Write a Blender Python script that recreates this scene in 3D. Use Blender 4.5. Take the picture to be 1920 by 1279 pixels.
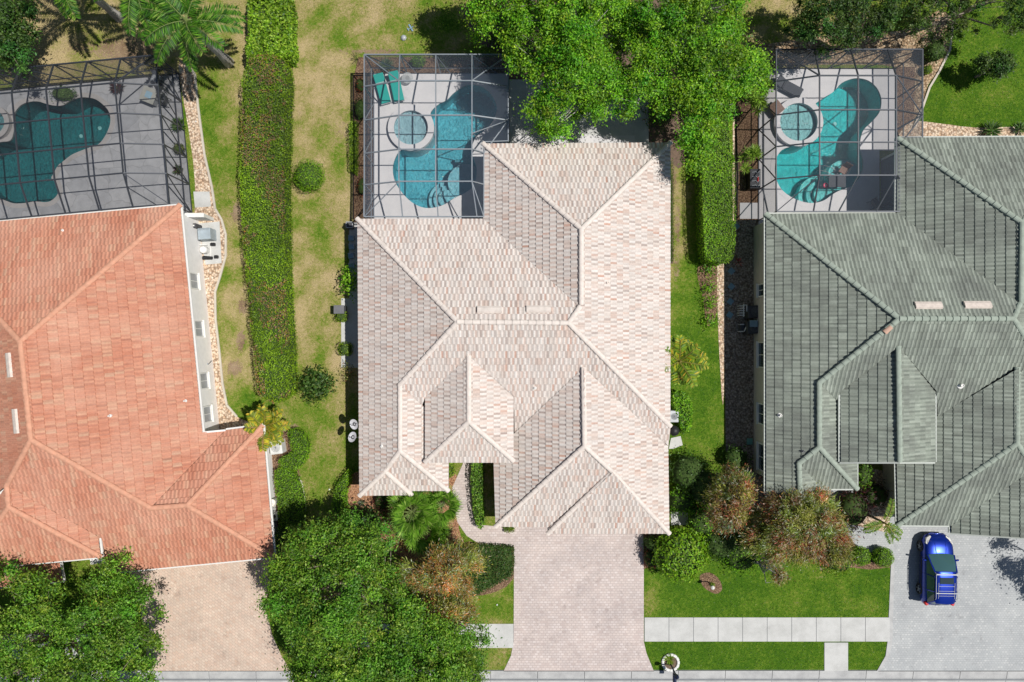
import bpy, bmesh, math, random
import numpy as np
from mathutils import Vector, Matrix, noise
from mathutils.geometry import tessellate_polygon
for o in list(bpy.data.objects): bpy.data.objects.remove(o)
R = math.radians
sc = bpy.context.scene
# ---------------------------------------------------------------- camera, sun, sky, exposure
HC, KP = 44.7, 29.0                       # camera height (m); photograph pixels per metre at ground level
cam = bpy.data.objects.new('Camera', bpy.data.cameras.new('Camera')); sc.collection.objects.link(cam)
cam.location = (0, 0, HC); cam.rotation_euler = (0, 0, 0)
cam.data.sensor_width = 36; cam.data.lens = 36*HC/(1920/KP); cam.data.clip_end = 3000
sc.camera = cam
SUN_EL, SUN_AZ = 63.5, 91.0               # compass azimuth, +Y is 0
w = bpy.data.worlds.new('World'); sc.world = w; w.use_nodes = True
wn = w.node_tree; bg = wn.nodes['Background']
sky = wn.nodes.new('ShaderNodeTexSky'); sky.sky_type = 'NISHITA'; sky.sun_disc = False
sky.sun_elevation = R(SUN_EL); sky.sun_rotation = R(SUN_AZ); sky.air_density = 1.0; sky.dust_density = 0.6
wn.links.new(sky.outputs[0], bg.inputs[0]); bg.inputs[1].default_value = 0.06
sl = bpy.data.lights.new('sun', 'SUN'); sl.energy = 5.0; sl.angle = R(0.5); sl.color = (1.0, 0.965, 0.91)
so = bpy.data.objects.new('sun', sl); sc.collection.objects.link(so)
tos = Vector((math.cos(R(SUN_EL))*math.sin(R(SUN_AZ)), math.cos(R(SUN_EL))*math.cos(R(SUN_AZ)), math.sin(R(SUN_EL))))
so.rotation_euler = tos.to_track_quat('Z', 'Y').to_euler(); so.location = (40, 0, 60)
vs = sc.view_settings; vs.view_transform = 'Standard'; vs.look = 'None'; vs.exposure = -0.25; vs.gamma = 1
sc.cycles.transparent_max_bounces = 16; sc.cycles.max_bounces = 7; sc.cycles.caustics_reflective = False
sc.cycles.caustics_refractive = False
rng = np.random.default_rng(7); random.seed(7)
# ---------------------------------------------------------------- helpers
def W(px, py, h=0.0):                     # a point at height h that stands where the photograph shows it
    s = 1-h/HC
    return Vector(((px-960)/KP*s, (640-py)/KP*s, h))
def G(px, py, z=0.0): return Vector(((px-960)/KP, (640-py)/KP, z))   # plan coordinates
def link(o, parent=None):
    sc.collection.objects.link(o)
    if parent is not None: o.parent = parent
    return o
def tag(o, label=None, cat=None, group=None, kind=None):
    if label: o['label'] = label
    if cat: o['category'] = cat
    if group: o['group'] = group
    if kind: o['kind'] = kind
    return o
def thing(name, label, cat, loc=(0, 0, 0), group=None, rz=0):
    o = bpy.data.objects.new(name, None); link(o); o.location = loc; o.rotation_euler = (0, 0, rz)
    o.empty_display_size = .2
    return tag(o, label, cat, group)
class MB:
    def __init__(s): s.v = []; s.f = []; s.m = []
    def add(s, vs_, fs, mi=0):
        b = len(s.v); s.v += [tuple(p) for p in vs_]
        for f in fs: s.f.append(tuple(b+i for i in f)); s.m.append(mi)
    def box(s, c, d, rz=0, mi=0, tilt=None, bev=0):
        hx, hy, hz = d[0]/2, d[1]/2, d[2]/2
        M = Matrix.Rotation(rz, 3, 'Z')
        if tilt is not None: M = M @ Matrix.Rotation(tilt, 3, 'X')
        if bev:
            b = min(bev, hx*.9, hy*.9, hz*.9); pts = []
            for z, i in ((-hz, b), (-hz+b, 0), (hz-b, 0), (hz, b)):
                x, y = hx-i, hy-i
                pts += [(-x+b, -y, z), (x-b, -y, z), (x, -y+b, z), (x, y-b, z), (x-b, y, z), (-x+b, y, z), (-x, y-b, z), (-x, -y+b, z)]
            fs = [tuple(range(7, -1, -1)), tuple(range(24, 32))]
            for k in range(3):
                for i in range(8): j = (i+1) % 8; fs.append((k*8+i, k*8+j, k*8+8+j, k*8+8+i))
        else:
            pts = [(x, y, z) for z in (-hz, hz) for x, y in ((-hx, -hy), (hx, -hy), (hx, hy), (-hx, hy))]
            fs = [(3, 2, 1, 0), (4, 5, 6, 7), (0, 1, 5, 4), (1, 2, 6, 5), (2, 3, 7, 6), (3, 0, 4, 7)]
        s.add([Vector(c)+M @ Vector(p) for p in pts], fs, mi)
    def bar(s, a, b, w_=.06, h_=.06, mi=0):
        a, b = Vector(a), Vector(b); d = (b-a)
        if d.length < 1e-5: return
        d.normalize(); up = Vector((0, 0, 1)) if abs(d.z) < .98 else Vector((1, 0, 0))
        x = d.cross(up).normalized()*w_/2; y = x.cross(d).normalized()*h_/2
        s.add([p+q for p in (a, b) for q in (-x-y, x-y, x+y, -x+y)], [(3, 2, 1, 0), (4, 5, 6, 7), (0, 1, 5, 4), (1, 2, 6, 5), (2, 3, 7, 6), (3, 0, 4, 7)], mi)
    def tube(s, pts, rad, n=6, mi=0, cap=True):
        pts = [Vector(p) for p in pts]
        if not hasattr(rad, '__len__'): rad = [rad]*len(pts)
        vs_ = []
        for i, p in enumerate(pts):
            d = (pts[min(i+1, len(pts)-1)]-pts[max(i-1, 0)]).normalized()
            up = Vector((0, 0, 1)) if abs(d.z) < .95 else Vector((1, 0, 0))
            x = d.cross(up).normalized(); y = x.cross(d).normalized()
            vs_ += [p+(x*math.cos(k*2*math.pi/n)+y*math.sin(k*2*math.pi/n))*rad[i] for k in range(n)]
        fs = []
        for i in range(len(pts)-1):
            for k in range(n): j = (k+1) % n; fs.append((i*n+k, i*n+j, (i+1)*n+j, (i+1)*n+k))
        if cap: fs += [tuple(range(n-1, -1, -1)), tuple(range((len(pts)-1)*n, len(pts)*n))]
        s.add(vs_, fs, mi)
    def lathe(s, c, prof, n=20, mi=0):
        c = Vector(c); vs_ = []; fs = []
        for r_, z in prof: vs_ += [c+Vector((r_*math.cos(k*2*math.pi/n), r_*math.sin(k*2*math.pi/n), z)) for k in range(n)]
        for i in range(len(prof)-1):
            for k in range(n): j = (k+1) % n; fs.append((i*n+k, i*n+j, (i+1)*n+j, (i+1)*n+k))
        fs += [tuple(range(n-1, -1, -1)), tuple(range((len(prof)-1)*n, len(prof)*n))]
        s.add(vs_, fs, mi)
    def build(s, name, mats, parent=None, smooth=False):
        me = bpy.data.meshes.new(name); me.from_pydata(s.v, [], s.f)
        for m in (mats if isinstance(mats, (list, tuple)) else [mats]): me.materials.append(m)
        if any(s.m): me.polygons.foreach_set('material_index', s.m)
        if smooth: me.polygons.foreach_set('use_smooth', [True]*len(s.f))
        me.update()
        return link(bpy.data.objects.new(name, me), parent)
def inpoly(x, y, P):
    c = False; j = len(P)-1
    for i in range(len(P)):
        xi, yi, xj, yj = P[i][0], P[i][1], P[j][0], P[j][1]
        if (yi > y) != (yj > y) and x < (xj-xi)*(y-yi)/(yj-yi)+xi: c = not c
        j = i
    return c
def smoothpoly(P, n=5):                   # closed Catmull-Rom
    out = []; L = len(P)
    for i in range(L):
        p0, p1, p2, p3 = [Vector(P[(i+k) % L][:2]) for k in (-1, 0, 1, 2)]
        for k in range(n):
            t = k/n
            out.append(0.5*((2*p1)+(-p0+p2)*t+(2*p0-5*p1+4*p2-p3)*t*t+(-p0+3*p1-3*p2+p3)*t**3))
    return [(p.x, p.y) for p in out]
def area2(P): return sum(P[i][0]*P[(i+1) % len(P)][1]-P[(i+1) % len(P)][0]*P[i][1] for i in range(len(P)))/2
def offset(P, d):                         # outward offset of a closed outline
    sgn = 1 if area2(P) > 0 else -1; out = []
    for i in range(len(P)):
        a, b, c = Vector(P[i-1][:2]), Vector(P[i][:2]), Vector(P[(i+1) % len(P)][:2])
        t = (c-a).normalized(); out.append((b.x+t.y*d*sgn, b.y-t.x*d*sgn))
    return out
def slabmb(mb, outer, z1, z0=None, holes=(), mi=0, side_mi=None):
    loops = [outer]+list(holes)
    P = [[Vector((p[0], p[1], 0)) for p in l] for l in loops]
    tr = tessellate_polygon(P); flat = [p for l in P for p in l]
    fs = []
    for t in tr:
        a, b, c = (flat[i] for i in t)
        fs.append(t if (b-a).cross(c-a).z > 0 else t[::-1])
    mb.add([(p.x, p.y, z1) for p in flat], fs, mi)
    if z0 is not None:
        for l in P:
            n = len(l); vs_ = [(p.x, p.y, z1) for p in l]+[(p.x, p.y, z0) for p in l]
            mb.add(vs_, [(i, (i+1) % n, n+(i+1) % n, n+i) for i in range(n)], mi if side_mi is None else side_mi)
def px2(P): return [tuple(G(*p)[:2]) for p in P]
PAVED = []
def slab(name, P, z1, mat, z0=-.05, holes=(), parent=None, kind='structure', sm=0):
    Q = px2(P)
    if sm: Q = smoothpoly(Q, sm)
    PAVED.append(Q); mb = MB(); slabmb(mb, Q, z1, z0, holes)
    o = mb.build(name, mat, parent)
    if kind: o['kind'] = kind
    return o
# ---------------------------------------------------------------- materials
def nodes(name):
    m = bpy.data.materials.new(name); m.use_nodes = True; nt = m.node_tree
    return m, nt, nt.nodes['Principled BSDF']
def N(nt, t, **kw):
    n = nt.nodes.new('ShaderNode'+t)
    for k, v in kw.items():
        if k.startswith('i_'):
            kk = k[2:]; n.inputs[int(kk) if kk.isdigit() else kk].default_value = v
        else: setattr(n, k, v)
    return n
def ramp(nt, fac, stops, interp='LINEAR'):
    r = nt.nodes.new('ShaderNodeValToRGB'); r.color_ramp.interpolation = interp; e = r.color_ramp.elements
    while len(e) < len(stops): e.new(.5)
    for el, (p, c) in zip(e, stops): el.position = p; el.color = (*c, 1)
    nt.links.new(fac, r.inputs[0]); return r.outputs[0]
def mixc(nt, fac, a, b, mode='MIX'):
    n = nt.nodes.new('ShaderNodeMix'); n.data_type = 'RGBA'; n.blend_type = mode
    for sck, v in ((n.inputs[0], fac), (n.inputs[6], a), (n.inputs[7], b)):
        if hasattr(v, 'links'): nt.links.new(v, sck)
        elif isinstance(v, (int, float)): sck.default_value = v
        else: sck.default_value = (*v, 1)
    return n.outputs[2]
def math_(nt, op, a, b=0.0, clamp=False):
    n = nt.nodes.new('ShaderNodeMath'); n.operation = op; n.use_clamp = clamp
    for i, v in enumerate((a, b)):
        if hasattr(v, 'links'): nt.links.new(v, n.inputs[i])
        else: n.inputs[i].default_value = v
    return n.outputs[0]
def geo(nt): return nt.nodes.new('ShaderNodeNewGeometry').outputs['Position']
def noisef(nt, scale, detail=3, rough=.6, vec=None, dist=0):
    n = N(nt, 'TexNoise', i_Scale=scale, i_Detail=detail, i_Roughness=rough, i_Distortion=dist)
    nt.links.new(vec if vec is not None else geo(nt), n.inputs['Vector']); return n.outputs['Fac']
def bump(nt, b, h, strength=.4, dist=.02):
    n = N(nt, 'Bump', i_Strength=strength, i_Distance=dist); nt.links.new(h, n.inputs['Height']); nt.links.new(n.outputs[0], b.inputs['Normal'])
def flat(name, c, rough=.6, metal=0, var=.12, scale=3.0, spec=.4):
    m, nt, b = nodes(name); f = noisef(nt, scale, 4)
    col = ramp(nt, f, [(.3, [x*(1-var) for x in c]), (.7, [min(1, x*(1+var)) for x in c])])
    nt.links.new(col, b.inputs['Base Color']); b.inputs['Roughness'].default_value = rough; b.inputs['Metallic'].default_value = metal
    b.inputs['Specular IOR Level'].default_value = spec
    return m
def concrete(name, c1, c2, stain=.5):
    m, nt, b = nodes(name)
    f = noisef(nt, 1.1, 6, .65); g = noisef(nt, 22, 3, .7)
    col = ramp(nt, f, [(.28, [x*.8 for x in c2]), (.38, c2), (.6, c1)]); col = mixc(nt, .35, col, ramp(nt, g, [(.3, [x*.7 for x in c1]), (.7, [min(1, x*1.15) for x in c1])]))
    nt.links.new(col, b.inputs['Base Color']); b.inputs['Roughness'].default_value = .85; bump(nt, b, g, .25, .01)
    return m
def pavers(name, cols, mortar, bw, bh, rot=0.0, mort=.02, off=.5):
    m, nt, b = nodes(name); gp = geo(nt)
    mp = N(nt, 'Mapping'); mp.inputs['Rotation'].default_value = (0, 0, rot); nt.links.new(gp, mp.inputs[0])
    br = N(nt, 'TexBrick', offset=off, i_Scale=1.0); br.inputs['Brick Width'].default_value = bw; br.inputs['Row Height'].default_value = bh
    br.inputs['Mortar Size'].default_value = mort; br.inputs['Mortar Smooth'].default_value = .1
    br.inputs['Color1'].default_value = (0, 0, 0, 1); br.inputs['Color2'].default_value = (1, 1, 1, 1); br.inputs['Mortar'].default_value = (.5, .5, .5, 1)
    nt.links.new(mp.outputs[0], br.inputs['Vector'])
    col = ramp(nt, br.outputs['Color'], [(i/(len(cols)-1), c) for i, c in enumerate(cols)])
    big = noisef(nt, .55, 4, .6)
    col = mixc(nt, math_(nt, 'MULTIPLY', br.outputs['Fac'], .8), col, mortar)
    col = mixc(nt, 1.0, col, ramp(nt, big, [(.3, (.84, .84, .85)), (.7, (1.07, 1.06, 1.05))]), 'MULTIPLY')
    st = noisef(nt, 1.6, 6, .7, dist=.6); col = mixc(nt, 1.0, col, ramp(nt, st, [(.28, (.74, .73, .73)), (.44, (1, 1, 1))]), 'MULTIPLY')
    nt.links.new(col, b.inputs['Base Color']); b.inputs['Roughness'].default_value = .85
    bump(nt, b, math_(nt, 'SUBTRACT', 1.0, br.outputs['Fac']), .5, .01)
    return m
def gravel(name, cols, scale=9, bs=.9):
    m, nt, b = nodes(name); v = N(nt, 'TexVoronoi', i_Scale=scale); nt.links.new(geo(nt), v.inputs['Vector'])
    s_ = N(nt, 'SeparateColor'); nt.links.new(v.outputs['Color'], s_.inputs[0])
    col = ramp(nt, s_.outputs[0], [(i/(len(cols)-1), c) for i, c in enumerate(cols)])
    col = mixc(nt, 1.0, col, ramp(nt, v.outputs['Distance'], [(.35, (1, 1, 1)), (.75, (.45, .4, .36))]), 'MULTIPLY')
    nt.links.new(col, b.inputs['Base Color']); b.inputs['Roughness'].default_value = .9
    bump(nt, b, math_(nt, 'SUBTRACT', 1.0, v.outputs['Distance']), bs, .05)
    return m
def tilemat(name, stops, dirt, pan, rough=.75, dirtamt=.5, dscale=.5, panamt=.6, streak=.82, pr=(.55, .62, .93, .99)):
    m, nt, b = nodes(name)
    uv = N(nt, 'UVMap', uv_map='UVMap'); fl = N(nt, 'VectorMath', operation='FLOOR'); nt.links.new(uv.outputs[0], fl.inputs[0])
    fr = N(nt, 'VectorMath', operation='FRACTION'); nt.links.new(uv.outputs[0], fr.inputs[0]); sx = N(nt, 'SeparateXYZ'); nt.links.new(fr.outputs[0], sx.inputs[0])
    wnn = N(nt, 'TexWhiteNoise', noise_dimensions='3D'); nt.links.new(fl.outputs[0], wnn.inputs['Vector'])
    sc_ = N(nt, 'SeparateColor'); nt.links.new(wnn.outputs['Color'], sc_.inputs[0])
    col = ramp(nt, wnn.outputs['Value'], stops)
    msk = ramp(nt, sx.outputs[0], [(pr[0], (0, 0, 0)), (pr[1], (1, 1, 1)), (pr[2], (1, 1, 1)), (pr[3], (0, 0, 0))])
    k0 = math_(nt, 'MULTIPLY', msk, ramp(nt, sc_.outputs[1], [(0, (panamt*.35,)*3), (1, (panamt,)*3)]))
    col = mixc(nt, k0, col, ramp(nt, sc_.outputs[2], [(i/(len(pan)-1), c) for i, c in enumerate(pan)]))
    f = noisef(nt, dscale, 5, .65, dist=.3); fine = noisef(nt, 9, 4, .7)
    k = math_(nt, 'MULTIPLY', ramp(nt, f, [(.42, (0, 0, 0)), (.68, (1, 1, 1))]), dirtamt)
    col = mixc(nt, k, col, dirt)
    col = mixc(nt, 1.0, col, ramp(nt, fine, [(.25, (.82, .82, .82)), (.75, (1.1, 1.1, 1.1))]), 'MULTIPLY')
    sm_ = N(nt, 'Mapping'); sm_.inputs['Scale'].default_value = (.9, .10, 1); nt.links.new(uv.outputs[0], sm_.inputs[0])
    st = N(nt, 'TexNoise', i_Scale=1.0, i_Detail=5, i_Roughness=.65); nt.links.new(sm_.outputs[0], st.inputs['Vector'])
    col = mixc(nt, 1.0, col, ramp(nt, st.outputs['Fac'], [(.32, (streak,)*3), (.58, (1.03, 1.03, 1.03))]), 'MULTIPLY')
    nt.links.new(col, b.inputs['Base Color']); b.inputs['Roughness'].default_value = rough; b.inputs['Specular IOR Level'].default_value = .3
    return m
MT = {}
MT['leaf'], nt, b = nodes('leaf')
at = N(nt, 'Attribute', attribute_name='col'); nt.links.new(at.outputs['Color'], b.inputs['Base Color'])
b.inputs['Roughness'].default_value = .5; b.inputs['Specular IOR Level'].default_value = .35
tr = N(nt, 'BsdfTranslucent'); nt.links.new(mixc(nt, 1.0, at.outputs['Color'], (1.3, 1.35, .7), 'MULTIPLY'), tr.inputs[0])
mx = N(nt, 'MixShader', i_0=.30); nt.links.new(b.outputs[0], mx.inputs[1]); nt.links.new(tr.outputs[0], mx.inputs[2])
nt.links.new(mx.outputs[0], nt.nodes['Material Output'].inputs[0])
MT['bark'] = flat('bark', (.30, .25, .20), .9, var=.4, scale=8)
MT['greybark'] = flat('grey_bark', (.42, .40, .37), .85, var=.25, scale=6)
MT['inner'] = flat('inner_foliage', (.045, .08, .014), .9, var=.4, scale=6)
MT['alu'] = flat('bronze_aluminium', (.055, .062, .075), .45, .3, .05)
MT['alu_grey'] = flat('grey_aluminium', (.27, .30, .33), .45, .3, .05)
MT['white'] = flat('white_paint', (.78, .77, .74), .6, var=.04)
MT['stucco'] = flat('stucco', (.86, .84, .82), .9, var=.05)
MT['stucco_m'] = flat('cream_stucco', (.62, .56, .47), .9, var=.05)
MT['stucco_r'] = flat('beige_stucco', (.60, .55, .49), .9, var=.05)
MT['black'] = flat('black_plastic', (.02, .02, .022), .5)
MT['dark'] = flat('dark_grey', (.06, .062, .07), .6)
MT['grey'] = flat('grey_metal', (.42, .44, .46), .5, .1)
MT['mid'] = flat('mid_grey', (.2, .21, .22), .6)
MT['teal'] = flat('teal_fabric', (.02, .36, .31), .85, var=.08, scale=14)
MT['tealpale'] = flat('pale_teal_fabric', (.35, .55, .52), .85, var=.06, scale=14)
MT['charcoal'] = flat('charcoal_fabric', (.075, .08, .09), .85, var=.1)
MT['wood'] = flat('wood', (.20, .12, .09), .7, var=.3, scale=12)
MT['slate'] = flat('blue_slate', (.22, .34, .42), .8)
MT['red'] = flat('red_plastic', (.6, .02, .02), .4)
MT['terracotta'] = flat('terracotta', (.45, .18, .10), .8)
MT['felt'] = flat('roof_felt', (.09, .075, .065), .95)
MT['soil'] = flat('soil', (.16, .11, .08), .95, var=.35, scale=7)
def glass(name, c, rough=.05):
    m, nt, b = nodes(name); b.inputs['Base Color'].default_value = (*c, 1); b.inputs['Roughness'].default_value = rough; b.inputs['Metallic'].default_value = 0.0
    b.inputs['Specular IOR Level'].default_value = .8
    return m
MT['glass'] = glass('window_glass', (.03, .05, .06))
def screenmat(name, fac, c):
    m, nt, b = nodes(name); b.inputs['Base Color'].default_value = (*c, 1); b.inputs['Roughness'].default_value = .6
    t = N(nt, 'BsdfTransparent'); x = N(nt, 'MixShader', i_0=fac)
    nt.links.new(t.outputs[0], x.inputs[1]); nt.links.new(b.outputs[0], x.inputs[2]); nt.links.new(x.outputs[0], nt.nodes['Material Output'].inputs[0])
    return m
def water(name, tint):
    m, nt, b = nodes(name); nt.nodes.remove(b)
    t = N(nt, 'BsdfTransparent'); t.inputs[0].default_value = (*tint, 1)
    g = N(nt, 'BsdfGlossy', i_Roughness=.06); f = N(nt, 'Fresnel', i_IOR=1.33); x = N(nt, 'MixShader')
    nz = noisef(nt, 5, 3, .6, dist=.8); bp = N(nt, 'Bump', i_Strength=1.0, i_Distance=.12)
    nt.links.new(nz, bp.inputs['Height']); nt.links.new(bp.outputs[0], g.inputs['Normal']); nt.links.new(bp.outputs[0], f.inputs['Normal'])
    nt.links.new(f.outputs[0], x.inputs[0]); nt.links.new(t.outputs[0], x.inputs[1]); nt.links.new(g.outputs[0], x.inputs[2])
    nt.links.new(x.outputs[0], nt.nodes['Material Output'].inputs[0])
    return m
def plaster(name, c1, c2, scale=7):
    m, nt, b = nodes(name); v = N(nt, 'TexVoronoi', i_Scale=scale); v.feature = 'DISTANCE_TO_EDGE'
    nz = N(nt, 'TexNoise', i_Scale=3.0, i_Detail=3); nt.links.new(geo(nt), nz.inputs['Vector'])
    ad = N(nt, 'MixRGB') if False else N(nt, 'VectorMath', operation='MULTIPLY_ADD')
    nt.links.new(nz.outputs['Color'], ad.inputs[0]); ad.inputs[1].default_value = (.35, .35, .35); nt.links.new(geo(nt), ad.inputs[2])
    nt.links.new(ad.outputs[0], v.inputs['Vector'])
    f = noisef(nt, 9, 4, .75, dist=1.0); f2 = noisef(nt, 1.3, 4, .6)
    col = mixc(nt, ramp(nt, f, [(.38, (0, 0, 0)), (.62, (1, 1, 1))]), c1, c2)  # pebble mottle whose bright flecks also paint in the water sparkle
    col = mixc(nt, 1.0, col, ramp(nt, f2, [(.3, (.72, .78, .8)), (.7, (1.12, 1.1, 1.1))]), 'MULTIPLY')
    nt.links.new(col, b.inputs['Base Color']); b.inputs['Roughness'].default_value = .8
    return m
# ---------------------------------------------------------------- the setting: ground
LUSH = [  # px, py, rx, ry, dryness, weight
 (600,100,110,160,.82,3),(600,260,90,120,.80,3),(600,420,70,90,.66,3),(600,560,60,90,.82,3),(640,640,40,50,.85,3),(600,700,60,50,.66,3),(590,830,50,90,.40,3),(640,800,30,60,.62,2),(590,920,50,50,.46,3),
 (700,50,120,60,.62,2),(200,70,160,60,.97,4),(430,60,40,90,.80,3),(395,200,35,50,.22,4),(430,260,30,60,.66,3),(400,330,40,60,.30,3),(440,430,25,60,.74,3),(400,540,20,30,.40,3),
 (445,570,22,30,.85,4),(430,640,22,30,.42,3),(455,640,14,30,.9,4),(440,700,25,25,.95,4),(440,760,30,25,.30,3),(1460,50,70,60,.80,4),(1830,180,120,90,.10,5),(1890,100,50,60,.18,3),(1780,90,40,60,.22,3),
 (1300,560,30,70,.28,3),(1265,380,16,120,.78,4),(1310,700,50,150,.16,4),(1300,860,60,50,.25,3),(1440,1100,220,50,.10,5),(1225,1120,18,40,.45,5),(1380,1232,200,24,.06,5),(1240,1232,20,20,.25,3),
 (1620,1232,25,24,.22,4),(1540,1080,60,30,.26,3),(1450,1090,30,20,.30,2),(1590,1110,60,30,.18,3),(910,1130,50,50,.34,4),(930,1240,40,30,.42,4),(600,1250,90,40,.3,3),(100,1200,200,80,.3,3)]
SOIL = [(240,95,90,28,1.0),(150,90,60,25,.6),(300,80,40,30,.4),(455,575,10,18,1.1),(452,640,9,22,1.2),(440,690,16,16,1.2),(1262,330,9,60,.85),(1270,420,8,70,.8),(1268,500,8,60,.7),(445,400,14,22,1.1),(1250,250,20,25,.7),(655,660,12,40,.5),(640,80,60,30,.3),(640,250,30,70,.45),(655,430,25,30,.5),(560,220,14,60,.45),(620,390,50,20,.4),(1222,1150,10,10,.5),
        (700,98,80,7,.9),(1268,280,12,22,.7),(445,800,40,15,.7),(548,805,14,14,.9),(557,900,8,30,.8),(1540,1082,16,8,.5),(870,1125,25,10,.4)]
def lawnmat():
    m, nt, b = nodes('lawn'); a = N(nt, 'Attribute', attribute_name='dry'); s_ = N(nt, 'SeparateColor'); nt.links.new(a.outputs['Color'], s_.inputs[0])
    n1 = noisef(nt, .9, 5, .62, dist=.4); n2 = noisef(nt, 5, 4, .7, dist=.5); n3 = noisef(nt, 30, 3, .75)
    n4 = noisef(nt, 11, 3, .7, dist=1.2)
    d = math_(nt, 'ADD', s_.outputs[0], math_(nt, 'MULTIPLY', math_(nt, 'SUBTRACT', n1, .5), .5))
    d = math_(nt, 'ADD', d, math_(nt, 'MULTIPLY', math_(nt, 'SUBTRACT', n2, .5), 1.1))
    d = math_(nt, 'ADD', d, math_(nt, 'MULTIPLY', math_(nt, 'SUBTRACT', n4, .5), .9), True)
    col = ramp(nt, d, [(0, (.060, .150, .010)), (.25, (.125, .230, .018)), (.45, (.22, .27, .045)), (.68, (.37, .325, .125)), (1, (.53, .42, .23))])
    so_ = math_(nt, 'ADD', s_.outputs[1], math_(nt, 'MULTIPLY', math_(nt, 'SUBTRACT', n2, .55), 1.6))
    so_ = ramp(nt, so_, [(.38, (0, 0, 0)), (.62, (1, 1, 1))])
    col = mixc(nt, so_, col, ramp(nt, n1, [(.35, (.24, .16, .10)), (.65, (.42, .31, .21))]))
    col = mixc(nt, 1.0, col, ramp(nt, n3, [(.3, (.36, .40, .36)), (.68, (1.45, 1.4, 1.4))]), 'MULTIPLY')
    nt.links.new(col, b.inputs['Base Color']); b.inputs['Roughness'].default_value = .95; b.inputs['Specular IOR Level'].default_value = .1
    bump(nt, b, math_(nt, 'ADD', n3, math_(nt, 'MULTIPLY', n2, .6)), .9, .06)
    return m
MT['lawn'] = lawnmat()
DECK_M = [(701,139),(954,139),(954,306),(925,306),(925,440),(701,440)]
DECK_R = [(1422,130),(1678,130),(1678,283),(1648,283),(1648,430),(1422,430)]
CL = Vector((336.3, 139.9)); WX = Vector((-.9956, .094)); SX = Vector((.094, .9956))
def Lp(a, b_): p = CL+WX*a+SX*b_; return (p.x, p.y)
DECK_L = [Lp(0, 0), Lp(520, 0), Lp(520, 285), Lp(0, 285)]
def lawnnoise(x, y): return noise.noise(Vector((x*.28, y*.28, 4)))*.45+noise.noise(Vector((x*.85, y*.85, 0)))*.65+noise.noise(Vector((x*2.3, y*2.3, 8)))*.3
def lawn():
    x0, x1, y0, y1, st = -36.0, 36.0, -21.27, 25.0, .25
    nx, ny = int((x1-x0)/st)+1, int(round((y1-y0)/st))+1
    X, Y = np.meshgrid(np.linspace(x0, x1, nx), np.linspace(y0, y1, ny))
    PX, PY = X*KP+960, 640-Y*KP
    num = np.full(X.shape, .5*.15); den = np.full(X.shape, .15)
    for px, py, rx, ry, d, wt in LUSH:
        k = wt*np.exp(-(((PX-px)/rx)**2+((PY-py)/ry)**2)); num += d*k; den += k
    fld = np.array([lawnnoise(x, y) for x, y in zip(X.ravel(), Y.ravel())]).reshape(X.shape)
    base_ = num/den; dry = base_*.90+fld*1.15*np.clip(.10+.75*base_, .1, .62); soil = np.zeros(X.shape)
    for px, py, rx, ry, d in SOIL: soil = np.maximum(soil, d*np.exp(-(((PX-px)/rx)**2+((PY-py)/ry)**2)))
    idx = np.arange(nx*ny).reshape(ny, nx)
    ins = np.zeros(X.shape, bool)
    for D in (DECK_M, DECK_R, DECK_L):
        for j in range(ny):
            for i in range(nx):
                if not ins[j, i] and inpoly(PX[j, i], PY[j, i], D): ins[j, i] = True
    fs = [(idx[j, i], idx[j, i+1], idx[j+1, i+1], idx[j+1, i]) for j in range(ny-1) for i in range(nx-1) if not (ins[j, i] and ins[j, i+1] and ins[j+1, i+1] and ins[j+1, i])]
    me = bpy.data.meshes.new('lawn'); me.from_pydata(np.stack([X.ravel(), Y.ravel(), np.zeros(nx*ny)], 1).tolist(), [], fs)
    ca = me.color_attributes.new('dry', 'FLOAT_COLOR', 'POINT')
    ca.data.foreach_set('color', np.stack([dry.ravel(), soil.ravel(), soil.ravel()*0, np.ones(nx*ny)], 1).ravel().astype(np.float32))
    me.materials.append(MT['lawn']); o = link(bpy.data.objects.new('lawn', me)); o['kind'] = 'structure'
    mb = MB(); a, b2 = (-36, -21.27, 36, 25), (-700, -700, 700, 700)
    q = [(a[0], a[1]), (a[2], a[1]), (a[2], a[3]), (a[0], a[3])]; r_ = [(b2[0], b2[1]), (b2[2], b2[1]), (b2[2], b2[3]), (b2[0], b2[3])]
    mb.add([(x, y, -.004) for x, y in q+[(-700, -30.1), (700, -30.1), (700, 700), (-700, 700), (-700, -700), (700, -700)]], [(0, 3, 7, 4), (1, 5, 6, 2), (3, 2, 6, 7), (8, 9, 5, 4)])
    go = mb.build('ground', MT['lawn']); go['kind'] = 'structure'
    ca = go.data.color_attributes.new('dry', 'FLOAT_COLOR', 'POINT'); ca.data.foreach_set('color', [.5, .05, 0, 1]*len(go.data.vertices))
lawn()
# ground surfaces
MT['walk'] = concrete('sidewalk_concrete', (.60, .60, .58), (.47, .47, .45))
MT['kerbc'] = concrete('kerb_concrete', (.52, .52, .51), (.36, .36, .36))
MT['asphalt'] = concrete('asphalt', (.075, .075, .078), (.05, .05, .052))
MT['decklight'] = concrete('pool_deck_concrete', (.68, .66, .66), (.60, .59, .60))
MT['pave_m'] = pavers('blush_pavers', [(.54, .45, .42), (.65, .56, .52), (.59, .51, .48), (.69, .61, .58)], (.48, .41, .385), .24, .16)
MT['pave_l'] = pavers('tan_pavers', [(.60, .44, .34), (.68, .52, .415), (.60, .48, .385), (.71, .57, .46)], (.54, .42, .34), .24, .16, R(38))
MT['pave_r'] = pavers('grey_pavers', [(.43, .45, .455), (.47, .485, .49), (.45, .465, .47), (.55, .56, .555)], (.40, .42, .42), .19, .14)
MT['stones'] = gravel('pale_gravel', [(.72, .50, .33), (.80, .66, .50), (.55, .38, .26), (.86, .74, .60)], 8)
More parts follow.
